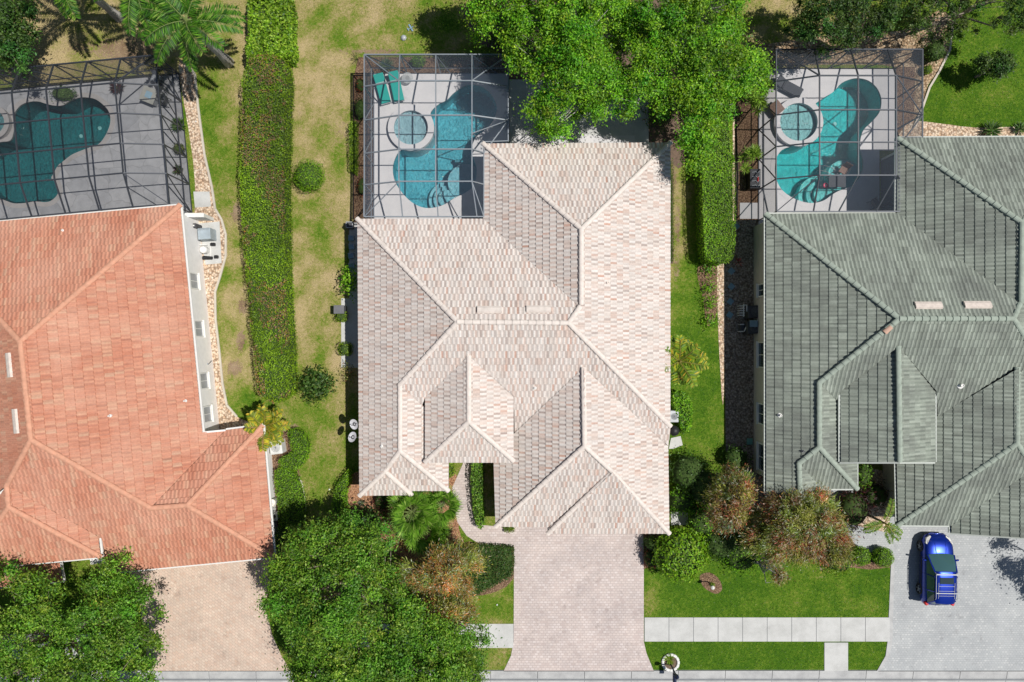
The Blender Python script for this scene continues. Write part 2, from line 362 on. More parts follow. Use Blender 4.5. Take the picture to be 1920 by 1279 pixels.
MT['stones_dark'] = gravel('shaded_gravel', [(.30, .24, .19), (.42, .35, .29), (.24, .19, .15), (.62, .52, .43)], 9)
MT['mulch'] = gravel('brown_mulch', [(.20, .11, .065), (.34, .22, .13), (.14, .08, .05), (.42, .27, .17)], 14)
MT['mulch_red'] = gravel('orange_mulch', [(.42, .20, .10), (.52, .29, .16), (.34, .16, .09), (.58, .36, .22)], 14, .5)
MT['litter'] = gravel('leaf_litter', [(.58, .40, .24), (.30, .20, .11), (.70, .54, .36), (.22, .16, .09)], 9)
def flagmat():
    m, nt, b = nodes('flagstone_deck'); gp = geo(nt)
    nz = N(nt, 'TexNoise', i_Scale=.9, i_Detail=2); nt.links.new(gp, nz.inputs['Vector'])
    ad = N(nt, 'VectorMath', operation='MULTIPLY_ADD'); nt.links.new(nz.outputs['Color'], ad.inputs[0]); ad.inputs[1].default_value = (.8, .8, .8); nt.links.new(gp, ad.inputs[2])
    v = N(nt, 'TexVoronoi', i_Scale=.85); v.feature = 'DISTANCE_TO_EDGE'; nt.links.new(ad.outputs[0], v.inputs['Vector'])
    v2 = N(nt, 'TexVoronoi', i_Scale=.85); nt.links.new(ad.outputs[0], v2.inputs['Vector'])
    s_ = N(nt, 'SeparateColor'); nt.links.new(v2.outputs['Color'], s_.inputs[0])
    col = ramp(nt, s_.outputs[0], [(0, (.28, .285, .30)), (1, (.38, .38, .39))])
    col = mixc(nt, ramp(nt, v.outputs['Distance'], [(.0, (.5, .5, .5)), (.035, (0, 0, 0))]), col, (.2, .2, .2))
    col = mixc(nt, 1.0, col, ramp(nt, noisef(nt, 2, 5), [(.3, (.85, .85, .85)), (.7, (1.08, 1.08, 1.08))]), 'MULTIPLY')
    nt.links.new(col, b.inputs['Base Color']); b.inputs['Roughness'].default_value = .8
    return m
MT['flag'] = flagmat()
# driveways, walks, kerb, road
slab('driveway', [(962,960),(1205,960),(1207,1060),(1207,1203),(1212,1225),(1226,1259),(944,1259),(958,1230),(963,1203),(964,1026),(905,1024),(875,1005),(858,980),(850,945),(848,915),(868,870),(868,800),(905,800),(905,985),(962,990)], .03, MT['pave_m'])
slab('driveway', [(238,1040),(520,1010),(516,1070),(497,1130),(510,1190),(528,1230),(545,1259),(280,1259),(262,1130),(240,1070)], .03, MT['pave_l'])
slab('driveway', [(1668,960),(1960,960),(1985,1000),(1985,1200),(1935,1259),(1646,1259),(1662,1228),(1667,1200),(1672,1040),(1615,1034),(1584,1000),(1560,960),(1555,870),(1600,870),(1600,985),(1668,1000)], .03, MT['pave_r'])
slab('driveway_edging', [(1664,1201),(1671,1040),(1677,1040),(1673,1201),(1667,1232),(1650,1258),(1644,1258),(1660,1230)], .036, MT['kerbc'])
def walk(x0, x1, n, y0=1158, y1=1203, name='sidewalk'):
    mb = MB()
    for i in range(n):
        a = x0+(x1-x0)*i/n; b_ = x0+(x1-x0)*(i+1)/n
        slabmb(mb, px2([(a+.5, y0), (b_-.5, y0), (b_-.5, y1), (a+.5, y1)]), .04, -.03)
    slabmb(mb, px2([(x0, y0+.5), (x1, y0+.5), (x1, y1-.5), (x0, y1-.5)]), .022, -.03, mi=1)
    o = mb.build(name, [MT['walk'], MT['mid']]); o['kind'] = 'structure'
walk(1208, 1668, 10); walk(545, 963, 9, 1170, 1215); walk(-260, 262, 12, 1190, 1236); walk(1975, 2200, 5)
walk(1545, 1590, 1, 1205, 1258, 'path')
def kerb():
    prof = [(1258, .03), (1262, .03), (1264.5, .012), (1272, -.03), (1275, -.10), (1278, -.11), (1290, -.12)]
    mb = MB(); xs = [-400+i*88 for i in range(32)]
    for a, b_ in zip(xs, xs[1:]):
        vs_ = []
        for y, z in prof: vs_ += [tuple(G(a+.4, y, z)), tuple(G(b_-.4, y, z))]
        mb.add(vs_, [(2*i, 2*i+1, 2*i+3, 2*i+2)[::-1] for i in range(len(prof)-1)])
    mb.add([G(-9000, 1257, -.02), G(9000, 1257, -.02), G(9000, 1290, -.16), G(-9000, 1290, -.16)], [(3, 2, 1, 0)], 1)
    mb.build('kerb', [MT['kerbc'], MT['mid']])['kind'] = 'structure'
    mb = MB(); mb.add([G(-20000, 1289, -.125), G(20000, 1289, -.125), G(20000, 1500, -.125), G(-20000, 1500, -.125)], [(3, 2, 1, 0)])
    mb.add([G(-20000, 1500, -.12), G(20000, 1500, -.12), G(20000, 1500, -.02), G(-20000, 1500, -.02)], [(0, 1, 2, 3)])
    mb.build('road', MT['asphalt'])['kind'] = 'structure'
kerb()
# planting beds (structure: ground surfaces)
def bed(P, mat, z=.012, sm=3, name='planting_bed'): return slab(name, P, z, mat, None, sm=sm)
bed([(335,126),(352,124),(366,140),(372,200),(384,290),(398,352),(404,392),(416,412),(424,440),(424,480),(413,520),(404,548),(405,600),(412,660),(418,720),(426,760),(445,782),(470,795),(470,812),(395,812),(360,640),(350,440),(365,400),(362,300)], MT['stones'], name='gravel_bed')
bed([(1376,185),(1422,185),(1422,413),(1376,413)], MT['mulch'], sm=0)
bed([(1374,240),(1378,200),(1381,200),(1377,245),(1382,330),(1380,413),(1374,413)], MT['stones'], .02, name='gravel_bed')
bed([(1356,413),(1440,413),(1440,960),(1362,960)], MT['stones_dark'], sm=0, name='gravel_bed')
bed([(1345,500),(1358,500),(1358,700),(1355,760),(1350,690),(1346,600)], MT['stones'], .018, name='gravel_bed')
bed([(1312,498),(1346,498),(1346,560),(1340,600),(1325,610),(1318,560),(1308,520)], MT['mulch'], .016)
bed([(1380,95),(1600,60),(1690,58),(1760,20),(1785,45),(1782,90),(1762,130),(1740,160),(1728,200),(1705,232),(1690,180),(1686,128),(1560,122),(1422,124),(1400,122)], MT['litter'], .012)
bed([(1679,126),(1716,126),(1712,284),(1679,284)], MT['mulch'], .016, 0)
bed([(1700,232),(1760,232),(1830,240),(1980,242),(1980,300),(1700,300)], MT['stones'], .018, name='gravel_bed')
bed([(672,108),(960,108),(960,142),(664,142)], MT['mulch'], .012, 0)
bed([(663,142),(703,142),(703,430),(663,430)], MT['mulch'], .012, 0)
bed([(640,912),(690,880),(850,880),(860,990),(870,1020),(850,1050),(760,1050),(700,1000),(650,965)], MT['mulch_red'], .012)
bed([(1185,1003),(1250,1000),(1262,1058),(1215,1064),(1207,1064),(1207,1003)], MT['mulch'], .013)
bed([(1550,890),(1690,890),(1690,1030),(1620,1030),(1610,1026),(1560,985)], MT['stones'], .014, 2, name='gravel_bed')
bed([(1590,1028),(1672,1028),(1672,1064),(1590,1064)], MT['mulch'], .016, 2)
bed([(1592,1026),(1672,1026),(1672,1036),(1592,1036)], MT['stones'], .018, 0, name='gravel_bed')
bed([(1250,1110),(1326,1070),(1330,1070),(1330,1071)], MT['mulch'], .001, 0) if False else None
bed([(1312,1080),(1330,1074),(1347,1085),(1354,1104),(1344,1114),(1328,1108),(1317,1098)], MT['mulch'], .012)
bed([(500,800),(520,800),(545,806),(560,880),(572,960),(560,1000),(512,1000)], MT['mulch'], .01, 2)
bed([(862,1020),(905,1022),(963,1028),(963,1085),(930,1110),(880,1118),(840,1100)], MT['mulch'], .01, 2)
bed([(905,-20),(1310,-20),(1300,300),(1240,290),(1200,262),(955,262),(955,110),(890,80)], MT['soil'], .008, 2)
bed([(1258,985),(1290,985),(1290,960),(1258,960)], MT['walk'], .03, 0, name='path')
bed([(1255,330),(1262,330),(1262,495),(1255,495)], MT['soil'], .01, 0)
def stonepad(P, mat, z=.04, name='path'): return slab(name, P, z, mat, -.02)
stonepad([(363,360),(393,360),(396,388),(366,390)], MT['walk'])                       # step at the enclosure door of the orange roofed house
stonepad([(372,420),(412,416),(416,494),(386,497)], MT['walk'], .05, 'equipment_pad')
stonepad([(1387,381),(1420,381),(1420,411),(1387,411)], MT['decklight'])
stonepad([(640,560),(655,560),(655,690),(640,690)], MT['walk'], .02)
stonepad([(655,418),(703,418),(703,690),(655,690)], MT['walk'], .02)
stonepad([(1258,822),(1276,818),(1280,835),(1262,842),(1254,842)], MT['walk'], .03)
slab('patio', [(955,150),(1216,150),(1216,300),(955,300)], .03, MT['walk'])
slab('patio', [(965,255),(1190,255),(1190,300),(965,300)], .04, MT['decklight'])
# ---------------------------------------------------------------- pools
def crop(P, sx, ox, oy): return [(ox+x/sx, oy+y/sx) for x, y in P]
def circ(cx, cy, r_, n=36, a0=0, a1=360): return [(cx+r_*math.cos(R(a0+(a1-a0)*i/n)), cy+r_*math.sin(R(a0+(a1-a0)*i/n))) for i in range(n)]
def pool(nm, label, outline, spa, deck, deckmat, pm, sm_, wmat, copmat, steps, shelf, depth, cop=.28, fl_z=None):
    ol = smoothpoly(px2(outline), 5); sx, sy, ri, ro = spa
    si, so_ = px2(circ(sx, sy, ri, 40)), px2(circ(sx, sy, ro, 40))
    inner = [p for p in ol]
    # deck with the pool and spa cut out
    mb = MB(); cpo = offset(ol, cop); hole = cpo
    # hole = union approx: pool offset polygon and spa disc treated apart (the spa ring stands on the deck edge)
    slabmb(mb, px2(deck), .05, -.1, [cpo]); o = mb.build('pool_deck', deckmat); o['kind'] = 'structure'
    t = thing('swimming_pool', label, 'pool', G(sum(p[0] for p in outline)/len(outline), sum(p[1] for p in outline)/len(outline)))
    inv = Matrix.Translation(-t.location)
    def put(mb_, name, mat, smooth=False):
        o_ = mb_.build(name, mat, t, smooth); o_.matrix_parent_inverse = inv; return o_
    mb = MB(); slabmb(mb, cpo, .062, -.1, [ol]); put(mb, 'coping', copmat)
    mb = MB(); n = len(ol)
    slabmb(mb, offset(ol, .05), -depth, None); mb.add([(p[0], p[1], .06) for p in ol]+[(p[0], p[1], -depth) for p in ol], [(i, (i+1) % n, n+(i+1) % n, n+i) for i in range(n)], 0)
    put(mb, 'basin', pm)
    mb = MB()
    for j, (cx, cy, r_, z) in enumerate(steps):
        q = [p for p in px2(circ(cx, cy, r_, 48))]
        q = [clampin(p, ol) for p in q]
        slabmb(mb, q, z, -depth)
    if steps: put(mb, 'steps', sm_)
    if shelf:
        mb = MB(); q = [clampin(p, ol) for p in px2(circ(*shelf[:3], 48))]; slabmb(mb, q, shelf[3], -depth); put(mb, 'tanning_shelf', sm_)
    mb = MB(); slabmb(mb, ol, -.06, None); put(mb, 'water', wmat)
    # spa: raised ring, bench, floor, water
    mb = MB(); slabmb(mb, so_, .36, -depth, [si]); slabmb(mb, offset(so_, .03), .40, .35, [offset(si, -.02)]); put(mb, 'spa_wall', copmat)
    mb = MB(); slabmb(mb, offset(si, .01), -.95, None); sb = px2(circ(sx, sy, ri*.72, 40)); slabmb(mb, offset(si, .01), -.38, -.95, [sb]); put(mb, 'spa_bench', sm_)
    mb = MB(); slabmb(mb, si, .22, None); put(mb, 'spa_water', wmat)
    return t
def clampin(p, poly):
    if inpoly(p[0], p[1], poly): return p
    best = None; bd = 1e9
    for i in range(len(poly)):
        a, b_ = Vector(poly[i]), Vector(poly[(i+1) % len(poly)]); ab = b_-a
        t = max(0, min(1, (Vector(p)-a).dot(ab)/max(1e-9, ab.dot(ab)))); q = a+ab*t; d = (q-Vector(p)).length
        if d < bd: bd = d; best = q
    return (best.x, best.y)
MC, RC, LC = (3.937, 670, 95), (4.262, 1370, 120), (4.567, 0, 140)
plM = plaster('blue_pebble_sparkle_plaster', (.10, .44, .50), (.24, .62, .66)); plM2 = plaster('pale_pebble_sparkle_plaster', (.40, .62, .66), (.55, .74, .76))
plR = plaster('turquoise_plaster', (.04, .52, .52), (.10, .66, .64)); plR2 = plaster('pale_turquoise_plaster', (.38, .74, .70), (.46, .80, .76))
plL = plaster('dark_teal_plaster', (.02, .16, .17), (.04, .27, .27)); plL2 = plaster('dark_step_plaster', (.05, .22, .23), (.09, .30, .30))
pool('m', 'blue pool shaped like a figure eight beside two teal loungers', crop([(545,455),(600,400),(660,370),(710,320),(780,270),(850,255),(930,275),(990,330),(1025,400),(1025,470),(990,540),(930,600),(880,640),(850,700),(845,760),(870,830),(882,900),(860,1000),(790,1056),(720,1090),(640,1140),(560,1163),(480,1160),(400,1120),(330,1050),(280,970),(263,880),(280,800),(320,740),(380,738),(440,725),(500,690),(540,630),(552,560),(545,500)], *MC),
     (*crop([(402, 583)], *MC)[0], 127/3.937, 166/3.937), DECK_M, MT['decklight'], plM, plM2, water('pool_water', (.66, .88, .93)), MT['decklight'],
     [(*crop([(655, 1085)], *MC)[0], 140/3.937, -.95), (*crop([(655, 1085)], *MC)[0], 102/3.937, -.65), (*crop([(655, 1085)], *MC)[0], 64/3.937, -.38)], (*crop([(800, 965)], *MC)[0], 135/3.937, -.30), 1.35)
pool('r', 'bright turquoise pool with raised round spa beside the green roofed house', crop([(672,325),(740,275),(820,225),(880,160),(960,125),(1030,120),(1100,140),(1160,190),(1195,260),(1200,330),(1180,400),(1120,470),(1060,530),(1035,600),(1030,680),(1050,760),(1055,840),(1020,920),(960,980),(880,1010),(820,1040),(740,1095),(650,1115),(560,1100),(470,1060),(400,1000),(360,920),(350,840),(365,750),(410,690),(470,668),(560,655),(640,625),(690,560),(702,480),(696,410),(672,355)], *RC),
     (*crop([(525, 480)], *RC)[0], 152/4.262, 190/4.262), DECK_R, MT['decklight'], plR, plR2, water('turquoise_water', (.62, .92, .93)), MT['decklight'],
     [(*crop([(760, 1035)], *RC)[0], 170/4.262, -.95), (*crop([(760, 1035)], *RC)[0], 122/4.262, -.65), (*crop([(760, 1035)], *RC)[0], 74/4.262, -.38)], (*crop([(925, 895)], *RC)[0], 135/4.262, -.30), 1.6)
pool('l', 'dark teal lobed pool in flagstone deck beside the orange roofed house', crop([(128,400),(130,335),(180,270),(250,240),(330,235),(400,255),(470,270),(540,268),(600,235),(670,205),(740,200),(820,215),(890,265),(935,320),(950,400),(925,490),(860,590),(780,625),(700,655),(620,690),(560,735),(500,785),(465,850),(445,890),(480,930),(500,990),(490,1040),(440,1085),(390,1095),(345,1092),(295,1090),(250,1098),(190,1106),(120,1105),(60,1085),(0,1060),(-120,1000),(-200,850),(-200,740),(-100,640),(0,585),(90,570),(122,500)], *LC),
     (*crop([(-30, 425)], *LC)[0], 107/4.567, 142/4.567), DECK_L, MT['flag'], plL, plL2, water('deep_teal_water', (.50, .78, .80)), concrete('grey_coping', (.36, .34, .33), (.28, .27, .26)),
     [], None, 1.6, .30)
# ---------------------------------------------------------------- houses
DIRS = {'E': 0, 'N': 90, 'W': 180, 'S': 270}
class House:
    def __init__(s, t, rot=0, m=.5): s.t = t; s.rot = rot; s.m = m; s.P = {}; s.F = []; s.uses = {}; s.inv = Matrix.Translation(-t.location)
    def put(s, mb, name, mat, parent=None, smooth=False):
        o = mb.build(name, mat, s.t if parent is None else parent, smooth)
        if parent is None: o.matrix_parent_inverse = s.inv
        else: o.matrix_parent_inverse = Matrix.Identity(4)
        return o
    def plane(s, k, px, py, h, d, m=None):
        m = s.m if m is None else m
        if isinstance(h, str): h = s.h(h, px, py)
        a = R(DIRS[d]+s.rot); s.P[k] = (W(px, py, h), Vector((math.cos(a), math.sin(a))), m)
    def h(s, k, px, py):
        P0, d, m = s.P[k]; g = G(px, py).xy
        gd = g.dot(d); pd = P0.xy.dot(d)
        return (P0.z-m*(gd-pd))/(1-m*gd/HC)
    def face(s, k, *pts):
        s.F.append((k, pts))
        for p in pts: s.uses.setdefault(p, []).append(k)
    def vert(s, p):
        hs = [s.h(k, *p) for k in s.uses[p]]; h = sum(hs)/len(hs); return W(*p, h)
    def build(s, mat, capmat, tw, tc, amp, step, stagger, ridges, eaves, fascia_mat, capr=.13, gut=True, shape='roll'):
        under = MB(); bmA = bmesh.new(); uvl = bmA.loops.layers.uv.new('UVMap')
        for k, pts in s.F:
            V = [s.vert(p) for p in pts]; P0, d, m = s.P[k]
            under.add([v-Vector((0, 0, .16)) for v in V], [tuple(range(len(V)))])
            tiles(bmA, uvl, V, P0, d, m, tw, tc, amp, step, stagger, shape)
        me = bpy.data.meshes.new('roof'); bmA.to_mesh(me); bmA.free(); me.materials.append(mat)
        ro = link(bpy.data.objects.new('roof', me), s.t); ro.matrix_parent_inverse = s.inv
        s.roof = ro
        s.put(under, 'roof_underlay', MT['felt'], ro)
        for a, b_ in ridges:
            A, B = s.vert(a), s.vert(b_); mb = MB(); capline(mb, A, B, capr); s.put(mb, 'ridge_cap', capmat, ro, False)
        mb = MB()
        for a, b_ in eaves:
            A, B = s.vert(a), s.vert(b_); d = (B-A); L = d.length; d.normalize(); n = Vector((d.y, -d.x, 0)).normalized()
            # outward side is the one away from the roof interior: use the downslope side
            k = [k_ for k_ in s.uses[a] if k_ in s.uses[b_]]
            if k: n = n if n.xy.dot(s.P[k[0]][1]) >= -.2 else -n
            up = Vector((0, 0, 1)); A2, B2 = A-up*.03, B-up*.03
            mb.add([A2-n*.02, B2-n*.02, B2-n*.02-up*.2, A2-n*.02-up*.2, B2-n*.45-up*.2, A2-n*.45-up*.2], [(0, 1, 2, 3), (3, 2, 4, 5)])
            if gut: mb.bar(A2+n*.05-up*.06, B2+n*.05-up*.06, .10, .09)
        s.put(mb, 'fascia', fascia_mat)
def tiles(bm, uvl, V, P0, d, m, tw, tc, amp, step, stagger, shape):
    u = Vector((-d.y, d.x)); pts = [(v.xy.dot(u), -v.xy.dot(d)) for v in V]; v0 = min(p[1] for p in pts)
    base = P0.z; pv = -P0.xy.dot(d)
    n = len(pts); ar = area2(pts); cr = []
    for i in range(n):
        a, b_, c = pts[i-1], pts[i], pts[(i+1) % n]; cr.append(((b_[0]-a[0])*(c[1]-b_[1])-(b_[1]-a[1])*(c[0]-b_[0]))*(1 if ar > 0 else -1))
    if min(cr) > -1e-3: pieces = [pts]
    else: pieces = [[pts[i] for i in t] for t in tessellate_polygon([[Vector((p[0], p[1], 0)) for p in pts]])]
    if shape == 'roll': prof = [(0, 0.0), (.10, .68), (.28, 1.0), (.46, .72), (.60, .0), (.86, -.12)]
    else: prof = [(0, .0), (.06, 1.0), (.5, .92), (.94, 1.0)]
    for pc in pieces:
        if abs(area2(pc)) < 1e-4: continue
        if area2(pc) < 0: pc = pc[::-1]
        u0, u1 = min(p[0] for p in pc), max(p[0] for p in pc); a0, a1 = min(p[1] for p in pc), max(p[1] for p in pc)
        t = bmesh.new(); tl = t.loops.layers.uv.new('UVMap')
        k0, k1 = int(math.floor((a0-v0)/tc-1e-6)), int(math.ceil((a1-v0)/tc+1e-6))
        c0, c1 = int(math.floor(u0/tw))-1, int(math.ceil(u1/tw))+1
        cols = [(c+f, z) for c in range(c0, c1) for f, z in prof]
        prev = None
        for k in range(k0, k1):
            sh = .5*(k % 2) if stagger else 0
            lines = []
            for vv, lift in ((k*tc, step), ((k+1)*tc-.012, 0.0)):
                row = []
                for cu, z in cols:
                    uu = (cu+sh)*tw; v_ = v0+vv; zz = base+m*(v_-pv)+(lift+z*amp)*1.1
                    w2 = u*uu-d*v_
                    row.append((t.verts.new((w2.x, w2.y, zz)), cu, vv/tc))
                lines.append(row)
            seq = ([prev, lines[0]] if prev else [])+[None]+lines
            def quadrow(r0, r1, kk, uvoff):
                for i in range(len(r0)-1):
                    try: f = t.faces.new((r0[i][0], r0[i+1][0], r1[i+1][0], r1[i][0]))
                    except ValueError: continue
                    for l, q in zip(f.loops, (r0[i], r0[i+1], r1[i+1], r1[i])): l[tl].uv = (q[1]+1e-3+uvoff, kk+.5)
            if prev: quadrow(prev, lines[0], k, 0.0)
            quadrow(lines[0], lines[1], k, 0.0)
            prev = lines[1]
        for i in range(len(pc)):
            a, b_ = pc[i], pc[(i+1) % len(pc)]
            A = u*a[0]-d*a[1]; B = u*b_[0]-d*b_[1]; C = u*(sum(p[0] for p in pc)/len(pc))-d*(sum(p[1] for p in pc)/len(pc))
            nn = Vector((B.y-A.y, -(B.x-A.x), 0))
            if nn.length < 1e-6: continue
            nn.normalize()
            if (C-A).dot(nn.xy) > 0: nn = -nn
            bmesh.ops.bisect_plane(t, geom=t.verts[:]+t.edges[:]+t.faces[:], dist=1e-6, plane_co=(A.x, A.y, 0), plane_no=nn, clear_outer=True)
        me = bpy.data.meshes.new('tmp'); t.to_mesh(me); t.free(); bm.from_mesh(me); bpy.data.meshes.remove(me)
    bmesh.ops.recalc_face_normals if False else None
def capline(mb, A, B, r_, seg=.42):
    d = B-A; L = d.length; n = max(1, int(L/seg)); d.normalize()
    x = d.cross(Vector((0, 0, 1))).normalized(); y = x.cross(d).normalized(); K = 6
    for i in range(n):
        a = A+d*(L*i/n-.03); b_ = A+d*(L*(i+1)/n+.01)
        if B.z < A.z-.05: a, b_ = b_, a
        vs_ = []
        for p, rr, up in ((a, r_*1.12, .035), (b_, r_*.92, .01)):
            for k in range(K+1):
                th = math.pi*k/K; vs_.append(p+x*math.cos(th)*rr+y*(math.sin(th)*rr*.75+up-.01))
        fs = [(k, k+1, K+2+k, K+1+k) for k in range(K)]+[tuple(range(K+1)), tuple(range(2*K+1, K, -1))]
        mb.add(vs_, fs)
def walls(H, P, z1, mat, name='wall', z0=0):
    Q = px2(P); mb = MB(); slabmb(mb, Q, z1, z0); return H.put(mb, name, mat)
def vent(H, k, px, py, l, w_, mat, along='u'):
    h = H.h(k, px, py)+.03; c = W(px, py, h); P0, d, m = H.P[k]; u = Vector((-d.y, d.x, 0)); D = Vector((d.x, d.y, -m)).normalized(); n = u.cross(D).normalized()
    if n.z < 0: n = -n
    mb = MB(); vs_ = []
    for a in (-1, 1):
        for q, z in ((-1, .02), (-.75, .13), (.3, .14), (1, .10), (1, .0)): vs_.append(c+u*a*l/2+D*q*w_/2+n*z)
    mb.add(vs_, [(i, i+1, 6+i, 5+i) for i in range(4)]+[(0, 1, 2, 3, 4), (9, 8, 7, 6, 5)])
    H.put(mb, 'roof_vent', mat, H.roof)
def pipe(H, k, px, py, r_, hh, mat):
    c = W(px, py, H.h(k, px, py)); mb = MB(); mb.lathe(c, [(r_*2.2, -.05), (r_*2.0, .05), (r_, .07), (r_, hh), (r_*.7, hh), (r_*.7, hh-.05)], 12); H.put(mb, 'vent_pipe', mat, H.roof)
def window(H, p, nrm, wd, hh, zc, frame, blind='glass'):      # p in plan px on the wall, nrm outward 2D
    c = G(*p); c.z = zc; n = Vector((nrm[0], nrm[1], 0)).normalized(); a = Vector((-n.y, n.x, 0)); rz = math.atan2(a.y, a.x)
    f = MB()
    for sg in (-1, 1):
        f.box(c+a*sg*(wd/2+.03)+n*.03, (.07, .10, hh+.14), rz); f.box(c+Vector((0, 0, sg*(hh/2+.035)))+n*.03, (wd-.01, .10, .07), rz)
    f.box(c+n*.02, (.04, .06, hh-.01), rz); fo = H.put(f, 'window', frame)
    g = MB(); g.box(c+n*.01, (wd-.02, .03, hh-.02), rz); H.put(g, 'pane', MT[blind], fo)
    s_ = MB(); s_.box(c+n*.10-Vector((0, 0, hh/2+.1)), (wd+.2, .14, .06), rz); H.put(s_, 'sill', frame, fo)
# ---- cream roofed house in the middle
tM = thing('house', 'cream and blush tiled hip roof house in the middle of the street', 'house', G(965, 640))
M_ = House(tM)
for a in [('W',671,600,3.05,'W'),('N',750,410,3.05,'N'),('S',960,605,'N','S'),('NW',907,340,3.05,'W'),('NN',1080,269,3.05,'N'),('E',1257,500,3.05,'E'),
          ('SE',841,895,3.05,'E'),('SS',800,921,3.05,'S'),('S2',720,930,3.05,'S'),('EW',797,800,4.0,'W'),('EE',963,800,4.0,'E'),('ES',880,867,4.0,'S'),
          ('GW',928,930,2.4,'W'),('GE',1254,930,2.4,'E'),('GS',980,988,2.4,'S'),('BW',1027,1000,2.4,'W'),('BS',1140,1001,2.4,'S')]: M_.plane(*a)
f = M_.face
f('W',(670,411),(858,604),(750,722),(750,846),(722,884),(674,930))
f('N',(670,411),(906,411),(1087,576),(1066,606),(858,604))
f('NW',(906,411),(906,270),(1090,430),(1090,572),(1087,576))
f('NN',(906,270),(1257,268),(1090,430))
f('E',(1257,268),(1257,800),(1066,606),(1087,576),(1090,572),(1090,430))
f('S',(858,604),(1066,606),(1257,800),(1253,837),(1094,690),(965,812),(963,743),(879,668),(797,746),(792,760),(750,722))
f('SE',(750,722),(797,765),(842,790),(841,921),(750,846))
f('SS',(750,846),(841,921),(770,921),(722,884))
f('S2',(722,884),(772,929),(674,930))
f('EW',(879,668),(879,791),(797,867),(797,746))
f('EE',(879,668),(963,743),(963,865),(879,791))
f('ES',(879,791),(963,865),(963,868),(797,868),(797,867))
f('GW',(1094,690),(1096,837),(929,988),(925,850),(965,812))
f('GE',(1094,690),(1253,837),(1255,1001),(1148,885),(1096,837))
f('GS',(1096,837),(1148,885),(1144,889),(1029,989),(929,988))
f('BW',(1148,885),(1027,1001),(1029,989),(1144,889))
f('BS',(1148,885),(1255,1001),(1027,1001))
MT['tile_m'] = tilemat('blush_roof_tile', [(0, (.64, .50, .43)), (.12, (.70, .61, .55)), (.3, (.73, .665, .61)), (.8, (.75, .685, .635)), (1, (.78, .73, .685))], (.62, .56, .52), [(.56, .32, .24), (.50, .40, .35), (.40, .32, .29), (.64, .47, .39)], dirtamt=.3, panamt=1.0, pr=(.50, .54, .95, .99), streak=.88)
MT['cap_m'] = flat('cream_cap_tile', (.74, .66, .60), .8, var=.12, scale=4)
M_.build(MT['tile_m'], MT['cap_m'], .26, .39, .027, .032, True,
  [((670,411),(858,604)),((858,604),(1066,606)),((858,604),(750,722)),((750,722),(750,846)),((750,846),(722,884)),((722,884),(674,930)),((750,846),(841,921)),((722,884),(772,929)),
   ((906,270),(1090,430)),((1257,268),(1090,430)),((1090,430),(1090,572)),((1087,576),(1066,606)),((1066,606),(1257,800)),
   ((879,668),(879,791)),((879,791),(797,867)),((879,791),(963,865)),((1094,690),(1096,837)),((1096,837),(929,988)),((1096,837),(1148,885)),((1148,885),(1027,1001)),((1148,885),(1255,1001))],
  [((670,411),(674,930)),((670,411),(906,411)),((906,411),(906,270)),((906,270),(1257,268)),((1257,268),(1257,800)),((842,790),(841,921)),((841,921),(770,921)),((772,929),(674,930)),
   ((797,746),(797,867)),((963,743),(963,865)),((963,868),(797,868)),((925,850),(929,988)),((929,988),(1029,989)),((1253,837),(1255,1001)),((1255,1001),(1027,1001))], MT['white'], .14, gut=False)
walls(M_, [(702,438),(923,438),(923,305),(1225,305),(1225,780),(839,780),(839,889),(703,896)], 3.0, MT['stucco_m'])
walls(M_, [(943,781),(1226,781),(1226,968),(943,956)], 2.42, MT['stucco_m'], 'garage_wall')
for cx in (823, 950):
    mb = MB(); mb.box(G(cx, 838, 1.9), (.4, .4, 3.8)); mb.box(G(cx, 838, .15), (.55, .55, .3)); mb.box(G(cx, 838, 3.6), (.5, .5, .12))
    M_.put(mb, 'porch_column', MT['white'])
mb = MB(); mb.box(G(886, 838, 3.82), (5.0, .38, .3)); mb.box(G(886, 797, 3.4), (5.0, .2, .8)); M_.put(mb, 'porch_beam', MT['white'])
vent(M_, 'N', 918, 582, 1.38, .42, MT['cap_m']); vent(M_, 'N', 1010, 581, 1.38, .42, MT['cap_m'])
pipe(M_, 'S', 1003, 728, .05, .2, MT['white']); pipe(M_, 'W', 716, 837, .05, .18, MT['white']); pipe(M_, 'E', 1139, 531, .06, .15, MT['cap_m'])
mb = MB(); mb.box(G(955, 784, 1.2), (.06, 1.0, 2.2)); M_.put(mb, 'door', MT['wood'])
for y_ in (520, 640, 760, 850): window(M_, (701, y_), (-1, 0), 1.2, 1.3, 1.5, MT['white'])
for y_ in (420, 620): window(M_, (1226, y_), (1, 0), 1.2, 1.3, 1.5, MT['white'])
mb = MB(); mb.box(G(1100, 967, 1.1), (4.8, .08, 2.1)); M_.put(mb, 'garage_door', MT['white'])
# ---- green roofed house on the right
tR = thing('house', 'weathered grey green tiled house on the right with blue car outside', 'house', G(1680, 640))
Q_ = House(tR)
for a in [('W',1436,600,3.05,'W'),('N',1550,400,3.05,'N'),('S',1790,598,'N','S'),('NW',1682,330,3.05,'W'),('NN',1850,258,3.05,'N'),('E',2023,500,3.05,'E'),
          ('SE',1607,895,3.05,'E'),('SS',1570,917,3.05,'S'),('B2',1543,920,3.05,'E'),('EW',1576,800,4.05,'W'),('EE',1754,800,4.05,'E'),
          ('GW',1681,930,2.4,'W'),('GE',2008,930,2.4,'E'),('GS',1730,986,2.4,'S'),('BW',1783,992,2.4,'W'),('BE',2008,1005,2.4,'E')]: Q_.plane(*a)
f = Q_.face
f('W',(1436,402),(1686,598),(1536,718),(1536,839),(1498,869),(1500,926),(1436,926))
f('N',(1436,402),(1681,400),(1911,571),(1900,598),(1686,598))
